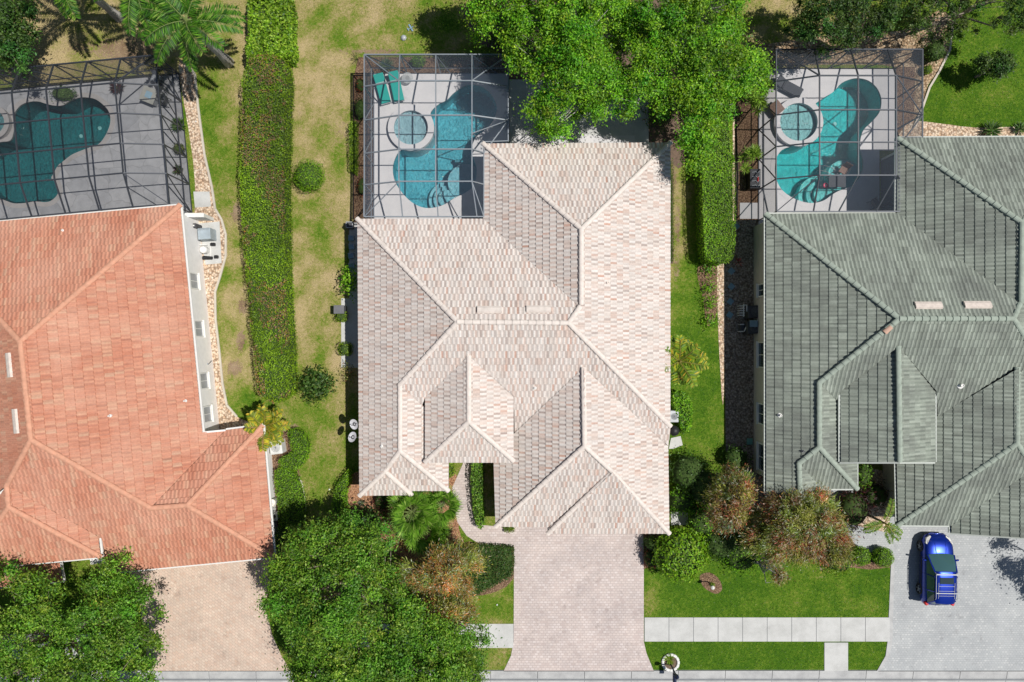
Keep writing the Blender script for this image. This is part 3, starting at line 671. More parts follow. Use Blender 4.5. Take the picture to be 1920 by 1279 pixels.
f('NW',(1681,400),(1682,259),(1916,418),(1914,568),(1911,571))
f('NN',(1682,259),(2023,257),(1916,418))
f('E',(2023,257),(2023,795),(1900,598),(1911,571),(1914,568),(1916,418))
f('S',(1686,598),(1900,598),(2023,795),(2010,827),(1907,690),(1757,781),(1754,734),(1684,650),(1576,733),(1569,752),(1536,718))
f('SE',(1536,718),(1569,752),(1607,800),(1607,917),(1536,839))
f('SS',(1536,839),(1607,917),(1541,917),(1498,869))
f('B2',(1498,869),(1541,917),(1541,926),(1500,926))
f('EW',(1684,650),(1687,867),(1576,867),(1576,733))
f('EE',(1684,650),(1754,734),(1754,867),(1687,867))
f('GW',(1907,690),(1907,832),(1683,985),(1680,850),(1757,781))
f('GE',(1907,690),(2010,827),(2008,1000),(1937,878),(1907,832))
f('GS',(1907,832),(1937,878),(1783,986),(1683,985))
f('BW',(1937,878),(1783,986),(1783,1000),(1938,1010))
f('BE',(1937,878),(1938,1010),(2008,1000))
MT['tile_r'] = tilemat('green_roof_tile', [(0, (.27, .295, .25)), (.3, (.31, .345, .29)), (.7, (.345, .385, .325)), (1, (.40, .44, .375))], (.15, .16, .145), [(.11, .125, .11), (.17, .195, .165)], .7, .62, .40, panamt=.8)
MT['cap_r'] = flat('green_cap_tile', (.33, .38, .32), .8, var=.15, scale=4)
Q_.build(MT['tile_r'], MT['cap_r'], .235, .44, .034, .040, False,
  [((1436,402),(1686,598)),((1686,598),(1900,598)),((1686,598),(1536,718)),((1536,718),(1536,839)),((1536,839),(1498,869)),((1498,869),(1500,926)),((1536,839),(1607,917)),
   ((1682,259),(1916,418)),((2023,257),(1916,418)),((1916,418),(1914,568)),((1911,571),(1900,598)),((1900,598),(2023,795)),((1684,650),(1687,867)),((1907,690),(1907,832)),((1907,832),(1683,985)),((1937,878),(1938,1010)),((1907,832),(1937,878)),((1937,878),(2008,1000))],
  [((1436,402),(1436,926)),((1436,402),(1681,400)),((1681,400),(1682,259)),((1682,259),(2023,257)),((2023,257),(2023,795)),((1607,800),(1607,917)),((1607,917),(1541,917)),((1541,926),(1500,926)),((1500,926),(1436,926)),
   ((1576,733),(1576,867)),((1754,734),(1754,867)),((1576,867),(1687,867)),((1687,867),(1754,867)),((1680,850),(1683,985)),((1683,985),(1783,986)),((1783,986),(1783,1000)),((1783,1000),(1938,1010)),((1938,1010),(2008,1000))], flat('sage_gutter', (.50, .53, .49), .6, var=.05), .15, gut=True)
walls(Q_, [(1413,426),(1652,426),(1652,298),(1938,298),(1938,770),(1552,770),(1552,880),(1490,884),(1413,884)], 3.0, MT['stucco_r'])
walls(Q_, [(1655,771),(1940,771),(1940,960),(1655,956)], 2.42, MT['stucco_r'], 'garage_wall')
for cx in (1534, 1668):
    mb = MB(); mb.box(G(cx, 832, 1.9), (.4, .4, 3.8)); mb.box(G(cx, 832, .15), (.55, .55, .3))
    Q_.put(mb, 'porch_column', MT['white'])
mb = MB(); mb.box(G(1601, 832, 3.82), (5.2, .38, .3)); Q_.put(mb, 'porch_beam', MT['white'])
MT['cap_new'] = flat('terracotta_cap', (.62, .40, .30), .8)
MT['ventpink'] = flat('pink_vent', (.70, .61, .54), .7, var=.15, scale=5)
vent(Q_, 'N', 1740, 574, 1.5, .44, MT['ventpink']); vent(Q_, 'N', 1832, 573, 1.5, .44, MT['ventpink'])
pipe(Q_, 'S', 1800, 723, .10, .25, MT['white']); pipe(Q_, 'W', 1462, 779, .07, .25, MT['white']); pipe(Q_, 'W', 1505, 846, .05, .25, MT['mid'])
mb = MB(); A = W(1659, 623, Q_.h('W', 1659, 623)+.12); B = W(1671, 613, Q_.h('W', 1671, 613)+.12); capline(mb, A, B, .15); Q_.put(mb, 'replaced_cap', MT['cap_new'], Q_.roof)
sd = MB()  # dark glass doors stand in for the deep shade of the open lanai
for k in range(4): sd.box(G(1651.4, 318+k*28, 1.25), (.05, .92, 2.3))
sd_ = Q_.put(sd, 'lanai_shade_door', MT['glass']); fr_ = MB()
for k in range(5): fr_.box(G(1651, 304+k*28, 1.25), (.10, .05, 2.4))
fr_.box(G(1651, 360, 2.45), (.12, 3.95, .08)); Q_.put(fr_, 'frame', MT['dark'], sd_); sh = MB(); sh.box(G(1651.6, 360, 2.72), (.04, 3.9, .44)); Q_.put(sh, 'lanai_shade_strip', MT['dark'])  # dark strip over the doors carries the painted lanai shade upward
for y_, w2 in ((548, .7), (665, 1.5), (772, 1.2), (850, 1.6)): window(Q_, (1412.5, y_), (-1, 0), w2, 1.2, 1.7, MT['white'])
mb = MB(); mb.box(G(1800, 958, 1.1), (4.8, .08, 2.1)); Q_.put(mb, 'garage_door', MT['white'])
# ---- orange roofed house on the left
MT['shutter'] = flat('grey_shutter_glass', (.34, .35, .37), .3)
tL = thing('house', 'orange terracotta tiled house set askew on the left', 'house', G(180, 700))
L_ = House(tL, 5.4)
for a in [('E',360,600,3.25,'E'),('N',170,399,3.25,'N'),('S',365,1060,2.6,'S'),('FN',458,803,2.6,'N'),('FE',503,920,2.6,'E'),('W',48,730,'E','W'),
          ('PE',187,1025,3.9,'E'),('PS',100,1054,3.9,'S'),('PW',14,930,'PE','W'),('Q',80,1093,2.6,'S')]: L_.plane(*a)
f = L_.face
f('N',(338,385),(38,641),(-152,431))
f('E',(338,385),(380,811),(423,807),(283,953),(58,825),(38,641))
f('FN',(283,953),(423,807),(493,798),(351,948))
f('FE',(493,798),(514,1045),(351,948))
f('S',(58,825),(283,953),(351,948),(514,1045),(220,1073),(192,1046),(185,1006),(13,911))
f('W',(-152,431),(38,641),(58,825),(13,911),(-100,1000),(-110,1085))
f('PE',(13,911),(185,1006),(190,1045),(16,951))
f('PS',(16,951),(190,1045),(-62,1068))
f('PW',(13,911),(16,951),(-62,1068),(-66,1020))
f('Q',(-90,1072),(112,1056),(118,1090),(-90,1110))
MT['tile_l'] = tilemat('orange_roof_tile', [(0, (.55, .225, .14)), (.35, (.58, .25, .16)), (.7, (.61, .28, .18)), (.92, (.63, .34, .22)), (1, (.57, .34, .23))], (.68, .40, .29), [(.36, .15, .10), (.48, .22, .15)], .8, .5, .35, panamt=.8, streak=.86)
MT['cap_l'] = flat('orange_cap_tile', (.63, .32, .21), .8, var=.14, scale=4)
L_.build(MT['tile_l'], MT['cap_l'], .235, .45, .03, .038, True,
  [((338,385),(38,641)),((38,641),(-152,431)),((38,641),(58,825)),((58,825),(283,953)),((283,953),(351,948)),((351,948),(493,798)),((351,948),(514,1045)),((58,825),(13,911)),((13,911),(16,951)),((16,951),(190,1045)),((16,951),(-62,1068))],
  [((338,385),(-152,431)),((338,385),(380,811)),((423,807),(493,798)),((493,798),(514,1045)),((514,1045),(220,1073)),((185,1006),(190,1045)),((190,1045),(-62,1068)),((112,1056),(118,1090)),((118,1090),(-90,1110))], MT['white'], .15, shape='roll')
mb = MB(); A, B = W(380,811,3.15), W(423,807,2.75); mb.bar(A, B, .1, .25); L_.put(mb, 'gutter', MT['white'])
def Lr(p): return p
walls(L_, [(373,414),(411,796),(411,815),(505,795),(522,1008),(215,1035),(210,1000),(-100,1040),(-130,470)], 2.55, MT['stucco'])
walls(L_, [(372.5,414),(410.5,780),(60,810),(-120,800),(-130,470)], 3.15, MT['stucco'], 'upper_wall', 2.5)
for y_ in (532, 618, 712, 772): window(L_, (373.6+(y_-414)*.0995, y_), (1, .094), .9, 1.0, 1.7, MT['white'], 'shutter')
vent(L_, 'W', 19, 685, 1.35, .42, MT['ventpink']); vent(L_, 'W', 31, 790, 1.35, .42, MT['ventpink'])
pipe(L_, 'E', 207, 780, .045, .22, MT['white']); pipe(L_, 'E', 348, 752, .045, .22, MT['white']); pipe(L_, 'E', 293, 765, .05, .15, MT['cap_l']); pipe(L_, 'N', 118, 433, .04, .12, MT['white'])
# ---------------------------------------------------------------- screened pool enclosures
MT['scr_roof'] = screenmat('roof_screen', .15, (.12, .15, .20)); MT['scr_wall'] = screenmat('wall_screen', .42, (.08, .10, .14)); MT['scr_end'] = screenmat('end_screen', .42, (.04, .045, .05))  # bluish roof screen colour paints in a haze of reflected sky
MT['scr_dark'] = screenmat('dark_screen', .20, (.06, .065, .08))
def cage(label, nodes_, walls_, mat, cells=None, extra_cells=(), braces=(), th=.07, hips=(), loc=(0, 0), post_ext=(), rmat='scr_roof', wmat='scr_wall'):
    t = thing('pool_enclosure', label, 'pool enclosure', G(*loc)); inv = Matrix.Translation(-t.location)
    def put(mb, nm, m):
        o = mb.build(nm, m, t); o.matrix_parent_inverse = inv; return o
    V = [[G(x, y, h) for x, y, h in row] for row in nodes_]
    for r_ in V:
        mb = MB()
        for a, b_ in zip(r_, r_[1:]): mb.bar(a, b_, th, th*1.6)
        put(mb, 'rafter', mat)
    nc = min(len(r_) for r_ in V)
    for c in range(nc):
        mb = MB()
        for a, b_ in zip(V, V[1:]): mb.bar(a[c], b_[c], th*.95, th*1.5)
        put(mb, 'purlin', mat)
    def panel(P, m):
        mb = MB(); mb.add([p+Vector((0, 0, .03)) for p in P], [tuple(range(len(P)))]); put(mb, 'screen_panel', m)
    for i in range(len(V)-1):
        for j in range(nc-1):
            if cells and (i, j) in cells: continue
            q = [V[i][j], V[i][j+1], V[i+1][j+1], V[i+1][j]]
            if (i, j) in hips:
                k = hips[(i, j)]
                mb = MB(); mb.bar(q[k], q[(k+2) % 4], th*.9, th*1.3); put(mb, 'hip_beam', mat)
                panel([q[k], q[(k+1) % 4], q[(k+2) % 4]], MT[rmat]); panel([q[k], q[(k+2) % 4], q[(k+3) % 4]], MT[rmat])
            else: panel(q, MT[rmat])
    for P in extra_cells:
        P = [G(*p) for p in P]; mb = MB()
        for a, b_ in zip(P, P[1:]+P[:1]): mb.bar(a, b_, th*.8, th)
        put(mb, 'rafter', mat); panel(P, MT[rmat])
    done = set()
    for wl in walls_:
        P = [G(*p) for p in wl]
        for p in P:
            if (round(p.x, 2), round(p.y, 2)) in done: continue
            done.add((round(p.x, 2), round(p.y, 2)))
            mb = MB(); mb.bar(Vector((p.x, p.y, .03)), p, th, th); put(mb, 'post', mat)
        for i, (a, b_) in enumerate(zip(P, P[1:])):
            mb = MB(); mb.bar(a, b_, th, th*1.2); put(mb, 'top_rail', mat)
            mb = MB()
            for z in (.06, .95): mb.bar(Vector((a.x, a.y, z)), Vector((b_.x, b_.y, z)), th*.8, th*.8)
            put(mb, 'side_rail', mat)
            q = [Vector((a.x, a.y, .05)), Vector((b_.x, b_.y, .05)), b_, a]
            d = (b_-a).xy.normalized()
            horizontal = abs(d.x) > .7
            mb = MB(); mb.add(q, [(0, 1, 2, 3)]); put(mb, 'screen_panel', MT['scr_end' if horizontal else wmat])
    for a, b_ in braces:
        mb = MB(); mb.bar(G(*a), G(*b_), th*.75, th*.9); put(mb, 'brace', mat)
    return t
h1, h0 = 3.93, 3.0
NM = [[(701.6,139,h0),(764,139,h0),(826.6,139,h0),(890,139,h0),(953.5,139,h0)],
      [(701.6,195,h0),(766.6,195,h1),(829.6,195,h1),(891.6,195,h1),(953.5,195,h0)],
      [(701.6,254,h0),(766.6,254,h1),(829.6,254,h1),(891.6,254,h1),(953.5,254,h0)],
      [(701.6,312,h0),(766.6,312,h1),(829.6,312,h1),(891.6,312,h1),(911,312,3.1)],
      [(701.6,367,h0),(766.6,367,h1),(829.6,367,h1),(891.6,367,h1),(911,367,3.1)],
      [(701.6,423,3.1),(769,423,3.1),(831,423,3.1),(899,423,3.1),(911,423,3.1)]]
cage('grey framed screen enclosure over pool with two teal loungers', NM, [[(701.6,y,h0) for y in (139,195,254,312,367,423)], [(x,139,h0) for x in (701.6,764,826.6,890,953.5)], [(953.5,139,h0),(953.5,195,h0),(953.5,254,h0),(953.5,290,h0)]],
     MT['alu_grey'], cells={(2, 3)}, extra_cells=[[(891.6,254,h1),(953.5,254,h0),(953.5,290,h0),(911,292,3.05),(891.6,285,h1)],[(891.6,285,h1),(911,292,3.05),(911,312,3.1),(891.6,312,h1)]],
     braces=[((891.6,285,h1),(953.5,254,h0)),((701.6,139,h0),(764,139,.1)),((826.6,139,h0),(845,139,.1)),((764,139,h0),(782,139,.1)),((890,139,h0),(930,139,.2)),((701.6,423,h0),(701.6,367,.1)),((701.6,312,h0),(701.6,254,.1)),((701.6,254,h0),(701.6,195,.1)),((701.6,423,3.05),(766.6,367,h1)),((891.6,367,h1),(911,423,3.1)),((891.6,195,h1),(925,160,3.1))],
     hips={(0, 0): 0, (0, 3): 1}, loc=(830, 280), th=.065)
NR = [[(1422,130,h0),(1489,130,h0),(1552.5,130,h0),(1617,130,h0),(1678,130,h0)],
      [(1422,186,h0),(1486,186,h1),(1552,186,h1),(1617,186,h1),(1678,186,h0)],
      [(1422,244.6,h0),(1486,244.6,h1),(1552,244.6,h1),(1617,244.6,h1),(1678,244.6,h0)],
      [(1422,300,h0),(1486,300,h1),(1552,300,h1),(1617,300,h1),(1636,300,3.1)],
      [(1422,356.6,h0),(1486,356.6,h1),(1552,356.6,h1),(1617,356.6,h1),(1636,356.6,3.1)],
      [(1422,414,3.1),(1486,414,3.1),(1530,414,3.1),(1595,414,3.1),(1636,414,3.1)]]
cage('dark framed screen enclosure over the bright turquoise pool', NR, [[(1422,y,h0) for y in (130,186,244.6,300,356.6,414)], [(x,130,h0) for x in (1422,1489,1552.5,1617,1678)], [(1678,130,h0),(1678,186,h0),(1678,244.6,h0),(1678,284,h0)]],
     MT['alu'], cells={(2, 3)}, extra_cells=[[(1617,244.6,h1),(1678,244.6,h0),(1678,284,h0),(1636,284,3.05),(1617,280,h1)],[(1617,280,h1),(1636,284,3.05),(1636,300,3.1),(1617,300,h1)]],
     braces=[((1617,280,h1),(1678,244.6,h0)),((1422,130,h0),(1489,130,.1)),((1489,130,h0),(1422,130,.1)),((1552.5,130,h0),(1489,130,.1)),((1617,130,h0),(1552.5,130,.1)),((1678,130,h0),(1617,130,.1)),((1617,186,h1),(1678,244.6,h0)),((1617,244.6,h1),(1678,186,h0)),
             ((1422,414,h0),(1486,356.6,h1)),((1422,356.6,h0),(1422,300,.1)),((1422,300,h0),(1422,244.6,.1)),((1422,244.6,h0),(1422,186,.1)),((1422,130,h0),(1486,186,h1))],
     hips={(0, 0): 0}, loc=(1550, 270), th=.065)
def Ln(a, b_, h): p = Lp(a, b_); return (p[0], p[1], h)
As = [0, 61, 120, 179, 238, 297, 356, 415]; Bs = [0, 53, 105, 157, 208, 262]
NL = []
for j, b_ in enumerate(Bs):
    row = []
    for i, a in enumerate(As[::-1]):
        h = h0 if (j == 0 or a == 0) else (3.2 if j == 5 else h1)
        row.append(Ln(a-(0 if j else 0), b_, h))
    NL.append(row)
cage('large black framed screen enclosure over dark teal pool', NL, [[Ln(a, 0, h0) for a in As[::-1]], [Ln(0, b_, h0) for b_ in Bs]], MT['alu'],
     braces=[(Ln(a, 0, h0), Ln(a2, 0, .1)) for a, a2 in zip(As[1:6], As[:5])]+[(Ln(0, b_, h0), Ln(0, b2, .1)) for b_, b2 in zip(Bs[:5], Bs[1:])]+[(Ln(61, 208, h1), Ln(0, 262, h0))],
     hips={(0, 6): 1}, loc=(150, 270), th=.065, rmat='scr_dark', wmat='scr_dark')
# ---------------------------------------------------------------- vegetation
def leafmesh(name, C, Nn, L, Wd, COL, parent=None, axis=None, inner=None, mats=None):
    n = len(C)
    Nn = Nn/np.maximum(1e-6, np.linalg.norm(Nn, axis=1, keepdims=True))
    if axis is None:
        r_ = rng.normal(size=(n, 3)); a = np.cross(Nn, r_)
    else: a = axis-Nn*np.sum(axis*Nn, 1, keepdims=True)
    a /= np.maximum(1e-6, np.linalg.norm(a, axis=1, keepdims=True)); b_ = np.cross(Nn, a)
    L = np.asarray(L).reshape(-1, 1) if np.ndim(L) else np.full((n, 1), L); Wd = np.asarray(Wd).reshape(-1, 1) if np.ndim(Wd) else np.full((n, 1), Wd)
    V = np.stack([C-a*L/2, C+b_*Wd/2-Nn*Wd*.12+a*L*.05, C+a*L/2, C-b_*Wd/2-Nn*Wd*.12+a*L*.05], 1).reshape(-1, 3)
    COLv = np.repeat(np.concatenate([COL, np.ones((n, 1))], 1), 4, 0)
    F = np.arange(4*n); nf = n; extra = inner
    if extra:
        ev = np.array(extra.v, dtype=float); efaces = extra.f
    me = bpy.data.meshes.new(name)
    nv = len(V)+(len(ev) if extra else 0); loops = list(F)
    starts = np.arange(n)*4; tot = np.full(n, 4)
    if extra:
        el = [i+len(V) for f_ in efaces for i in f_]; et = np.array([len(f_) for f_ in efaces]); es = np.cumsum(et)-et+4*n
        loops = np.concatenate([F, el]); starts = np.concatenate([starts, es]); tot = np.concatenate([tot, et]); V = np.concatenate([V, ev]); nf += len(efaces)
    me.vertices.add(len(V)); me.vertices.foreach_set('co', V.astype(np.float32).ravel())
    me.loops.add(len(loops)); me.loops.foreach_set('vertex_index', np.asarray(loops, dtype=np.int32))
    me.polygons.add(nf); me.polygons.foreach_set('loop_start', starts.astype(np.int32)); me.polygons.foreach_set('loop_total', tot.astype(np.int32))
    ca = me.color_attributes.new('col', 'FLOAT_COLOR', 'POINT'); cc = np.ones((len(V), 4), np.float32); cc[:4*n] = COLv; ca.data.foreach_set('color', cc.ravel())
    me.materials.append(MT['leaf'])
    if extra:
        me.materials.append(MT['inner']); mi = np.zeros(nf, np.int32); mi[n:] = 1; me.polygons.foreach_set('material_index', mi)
    me.update(calc_edges=True); me.validate()
    return link(bpy.data.objects.new(name, me), parent)
def palette(pal, n, jit=.18, ids=None):
    c = np.array([p[0] for p in pal]); w_ = np.array([p[1] for p in pal], float); w_ /= w_.sum()
    k = rng.choice(len(pal), n, p=w_); return np.clip(c[k]*(1+rng.normal(0, jit, (n, 1))), .004, .9)
OAK = [((.125, .28, .018), 4), ((.19, .36, .03), 3), ((.06, .16, .012), 3), ((.30, .44, .07), 1.2)]
BRIGHT = [((.16, .38, .012), 4), ((.23, .46, .02), 3), ((.07, .20, .012), 3.5), ((.30, .50, .04), 1.2)]
DARKG = [((.06, .13, .02), 4), ((.09, .18, .03), 3), ((.03, .07, .015), 3)]
HEDGE = [((.17, .36, .012), 5), ((.24, .44, .016), 3), ((.10, .23, .012), 2), ((.32, .45, .05), .8)]
LIME = [((.18, .30, .015), 5), ((.24, .36, .02), 3), ((.10, .18, .01), 2)]
OLIVE = [((.22, .25, .05), 4), ((.15, .19, .035), 3), ((.30, .30, .09), 2), ((.30, .20, .09), 2), ((.32, .11, .06), .9), ((.44, .42, .32), 1.6)]
RUST = [((.52, .28, .10), 3), ((.70, .27, .07), 2), ((.34, .32, .07), 3.5), ((.58, .52, .38), 2.2), ((.24, .26, .06), 2)]
BURG = [((.045, .015, .018), 5), ((.09, .02, .02), 2), ((.03, .025, .02), 3)]
def inpts(poly, n):
    xs = [p[0] for p in poly]; ys = [p[1] for p in poly]; out = []
    while len(out) < n:
        x, y = random.uniform(min(xs), max(xs)), random.uniform(min(ys), max(ys))
        if inpoly(x, y, poly): out.append((x, y))
    return out
def bdist(p, poly):
    q = Vector(p); bd = 1e9
    for i in range(len(poly)):
        a, b_ = Vector(poly[i]), Vector(poly[(i+1) % len(poly)]); ab = b_-a
        t = max(0, min(1, (q-a).dot(ab)/max(1e-9, ab.dot(ab)))); bd = min(bd, (a+ab*t-q).length)
    return bd
def tree(name, label, cat, poly, hm, base, htop, hedge_, ncl, nl, rc, L, Wd, pal, group=None, gap=.0, bark='bark', up=.75, trunk_r=.22, nlimb=14, twig=.35, tmul=1.0, radial=0.0, gsc=.45, pals=None, extra=(), lumpz=1.7):
    Q = smoothpoly([tuple(W(x, y, hm)[:2]) for x, y in poly], 3); Q = offset(Q, -rc*.3)
    b_ = Vector(base) if len(base) == 3 else G(*base); t = thing(name, label, cat, b_, group); inv = Matrix.Translation(-b_)
    maxd = 0; cl = []
    cand = inpts(Q, int(ncl*1.7)); ds = [bdist(p, Q) for p in cand]; maxd = max(ds)
    off = random.uniform(0, 99)
    for (x, y), d in zip(cand, ds):
        nz = noise.noise(Vector((x*gsc+off, y*gsc, off)))
        if nz < gap-.35+(.12 if d < .8 else 0): continue
        k = math.sqrt(min(1, d/maxd)); lump = noise.noise(Vector((x*.33, y*.33, off)))*.9
        z = hedge_+(htop-hedge_)*k+lump*min(1, .4+k)*lumpz*tmul+random.gauss(0, .25)
        if random.random() < .22: z -= random.uniform(.5, 1.8)*tmul
        cl.append((x, y, z, nz))
        if len(cl) >= ncl: break
    for ex, ey, eh in extra:
        for _ in range(3): q = W(ex+random.gauss(0, 7), ey+random.gauss(0, 7), eh+random.gauss(0, .2)); cl.append((q.x, q.y, q.z, .3))
    C = []; Nn = []; COL = []; AX = []
    cc = Vector((b_.x, b_.y, hedge_*.5))
    for x, y, z, nz in cl:
        r_ = rc*random.uniform(.65, 1.25); n = int(nl*random.uniform(.6, 1.3)*(r_/rc)**2)
        p = rng.normal(size=(n, 3)); p /= np.linalg.norm(p, axis=1, keepdims=True); nn = p.copy(); p *= np.minimum(1.7, .12+np.abs(rng.normal(0, .62, (n, 1))))
        p *= np.array([r_, r_, r_*.5]); C.append(p+np.array([x, y, z]))
        nn = nn*.7+rng.normal(size=(n, 3))*.55; nn[:, 2] += up; Nn.append(nn)
        br = max(.5, 1+random.gauss(0, .2))*np.array([max(.6, 1+random.gauss(0, .16)), 1, 1]); COL.append(palette(pal if pals is None or noise.noise(Vector((x*.8+off, y*.8, 2)))+random.gauss(0, .3) < pals[1] else pals[0], n)*br)
        dirc = np.array([x-cc.x, y-cc.y, (z-cc.z)*.6]); dirc /= np.linalg.norm(dirc)
        AX.append(dirc*radial+rng.normal(size=(n, 3))*.6+p/r_*radial)
    C = np.concatenate(C); n = len(C)
    o = leafmesh('crown', C, np.concatenate(Nn), L*rng.uniform(.5, 1.6, n), Wd*rng.uniform(.5, 1.5, n), np.concatenate(COL), t, np.concatenate(AX) if radial else None); o.matrix_parent_inverse = inv
    mb = MB(); hub = Vector((b_.x, b_.y, hedge_*.42)); cx = sum(p[0] for p in cl)/len(cl); cy = sum(p[1] for p in cl)/len(cl)
    hub = hub+Vector((cx-hub.x, cy-hub.y, 0))*.12
    mb.tube([b_-Vector((0, 0, .1)), b_+Vector((0, 0, .25)), (b_+hub)/2+Vector((random.gauss(0, .08), random.gauss(0, .08), 0)), hub], [trunk_r*1.5, trunk_r*1.05, trunk_r*.9, trunk_r*.8], 8)
    far = sorted(cl, key=lambda c: -((c[0]-hub.x)**2+(c[1]-hub.y)**2)); limbs = []
    for c in random.sample(far, min(nlimb, len(far))):
        e = Vector(c[:3])-Vector((0, 0, .25)); m1 = hub.lerp(e, .4)+Vector((random.gauss(0, .3), random.gauss(0, .3), random.gauss(.2, .2)*tmul)); m2 = hub.lerp(e, .72)+Vector((random.gauss(0, .25), random.gauss(0, .25), .15))
        mb.tube([hub-Vector((0, 0, .1)), m1, m2, e], [trunk_r*.55, trunk_r*.33, trunk_r*.18, trunk_r*.06], 5, cap=False); limbs += [m1, m2, hub.lerp(m1, .6)]
    for c in cl:
        if random.random() > twig: continue
        e = Vector(c[:3]); s_ = min(limbs, key=lambda q: (q-e).length+(2 if q.z > e.z else 0)); m1 = s_.lerp(e, .5)+Vector((random.gauss(0, .15), random.gauss(0, .15), .05))
        mb.tube([s_, m1, e+Vector((0, 0, rc*.35))], [trunk_r*.15, trunk_r*.10, .008], 4, cap=False)
    o = mb.build('trunk', MT[bark], t); o.matrix_parent_inverse = inv
    return t
def scatter_poly(Q, n):
    P = [Vector((p[0], p[1], 0)) for p in Q]; tr = tessellate_polygon([P]); ar = np.array([abs((P[b]-P[a]).cross(P[c]-P[a]).z)/2 for a, b, c in tr])
    k = rng.choice(len(tr), n, p=ar/ar.sum()); u, v = rng.random(n), rng.random(n); fl = u+v > 1; u[fl] = 1-u[fl]; v[fl] = 1-v[fl]
    T = np.array([[P[i][:2] for i in t] for t in tr]); T = T[k]
    return T[:, 0]+(T[:, 1]-T[:, 0])*u[:, None]+(T[:, 2]-T[:, 0])*v[:, None], ar.sum()
def hedge(name, label, cat, P, h, dens=150, L=.12, Wd=.06, pal=HEDGE, sm=3, group=None, lump=.05, patch=None, up=1.0, z0=0.0, gaps=0):
    Q = [tuple(W(x, y, h)[:2]) for x, y in P]
    if sm: Q = smoothpoly(Q, sm)
    if area2(Q) < 0: Q = Q[::-1]
    c = Vector((sum(p[0] for p in Q)/len(Q), sum(p[1] for p in Q)/len(Q), z0)); inv = Matrix.Translation(-c)
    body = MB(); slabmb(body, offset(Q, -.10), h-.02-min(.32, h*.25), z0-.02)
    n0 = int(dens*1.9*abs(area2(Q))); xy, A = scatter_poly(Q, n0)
    zz = h+np.array([noise.noise(Vector((x*.9, y*.9, 3)))*lump*2.4+noise.noise(Vector((x*3, y*3, 9)))*lump for x, y in xy])-np.abs(rng.normal(0, .09, n0))*min(1, h)+.03
    C = [np.column_stack([xy, zz])]; nn = rng.normal(size=(n0, 3))*.55; nn[:, 2] += up; Nn = [nn]
    pts = []; ns = []
    for i in range(len(Q)):
        a, b_ = Vector(Q[i]), Vector(Q[(i+1) % len(Q)]); d = b_-a; m = int(dens*.8*d.length*(h-z0))
        if m < 1: continue
        t = rng.random(m); q = np.array(a)[None]*(1-t[:, None])+np.array(b_)[None]*t[:, None]; o_ = np.array([d.y, -d.x])/max(1e-6, d.length)
        q = q+o_[None]*rng.normal(-.01, .035, (m, 1)); pts.append(np.column_stack([q, z0+rng.random(m)*(h-z0)])); k = rng.normal(size=(m, 3))*.5; k[:, :2] += o_[None]*.8; k[:, 2] += .35; ns.append(k)
    C = np.concatenate(C+pts); Nn = np.concatenate(Nn+ns); n = len(C); COL = palette(pal, n)
    if patch is not None:
        pn = np.array([noise.noise(Vector((x*.55+5, y*.28, 1)))+.5*noise.noise(Vector((x*2.5, y*2.5, 4))) for x, y in C[:, :2]])
        sel = (pn > patch[1])&(rng.random(n) < .65)&(C[:, 2] > h-.35); COL[sel] = palette(patch[0], int(sel.sum()))
    COL = COL*np.clip(1+np.array([.55*noise.noise(Vector((x*.45+2, y*.3, 7)))+.35*noise.noise(Vector((x*1.7, y*1.7, 5))) for x, y in C[:, :2]])[:, None], .5, 1.5)
    o = leafmesh(name, C, Nn, L*rng.uniform(.6, 1.35, n), Wd*rng.uniform(.7, 1.3, n), COL, None, None, body)
    o.data.transform(Matrix.Translation(-c)); o.location = c
    return tag(o, label, cat, group)
def bush(name, label, cat, px, py, r_, h, pal=HEDGE, dens=170, L=.10, Wd=.055, group=None, sq=1.0, ragged=.06, ry=None, hc=None, body=True):
    ry = ry or r_; hc = h*.55 if hc is None else hc; rx, ryy, rz = r_/KP*(1-hc/HC), ry/KP*(1-hc/HC), h-hc
    c = W(px, py, hc); base = Vector((c.x, c.y, 0)); n = int(dens*4*math.pi*((rx+ryy)/2)**2*.8)
    p = rng.normal(size=(n, 3)); p /= np.linalg.norm(p, axis=1, keepdims=True)
    lump = np.array([1+ragged*2.2*noise.noise(Vector((q[0]*2.4+px, q[1]*2.4, q[2]*2.4+py))) for q in p])[:, None]
    s_ = np.sign(p)*np.abs(p)**sq; C = s_*np.array([rx, ryy, rz])*lump*(1+rng.normal(-.03, ragged, (n, 1))); C[:, 2] = np.where(C[:, 2] < 0, C[:, 2]*hc/max(.05, rz)*.98, C[:, 2]); C[:, 2] += hc
    nn = p+rng.normal(size=(n, 3))*.5; nn[:, 2] += .3
    inner = None
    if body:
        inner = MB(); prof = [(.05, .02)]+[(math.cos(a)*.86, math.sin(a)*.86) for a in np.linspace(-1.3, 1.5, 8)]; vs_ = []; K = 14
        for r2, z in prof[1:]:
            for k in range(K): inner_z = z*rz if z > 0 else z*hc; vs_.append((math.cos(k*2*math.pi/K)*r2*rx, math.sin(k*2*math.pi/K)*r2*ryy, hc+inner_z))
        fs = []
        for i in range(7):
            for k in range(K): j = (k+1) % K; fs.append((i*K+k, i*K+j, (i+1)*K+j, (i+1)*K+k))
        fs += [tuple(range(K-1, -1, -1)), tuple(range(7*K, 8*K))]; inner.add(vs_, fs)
    o = leafmesh(name, C, nn, L*rng.uniform(.6, 1.35, n), Wd*rng.uniform(.7, 1.3, n), palette(pal, n), None, None, inner); o.location = base
    return tag(o, label, cat, group)
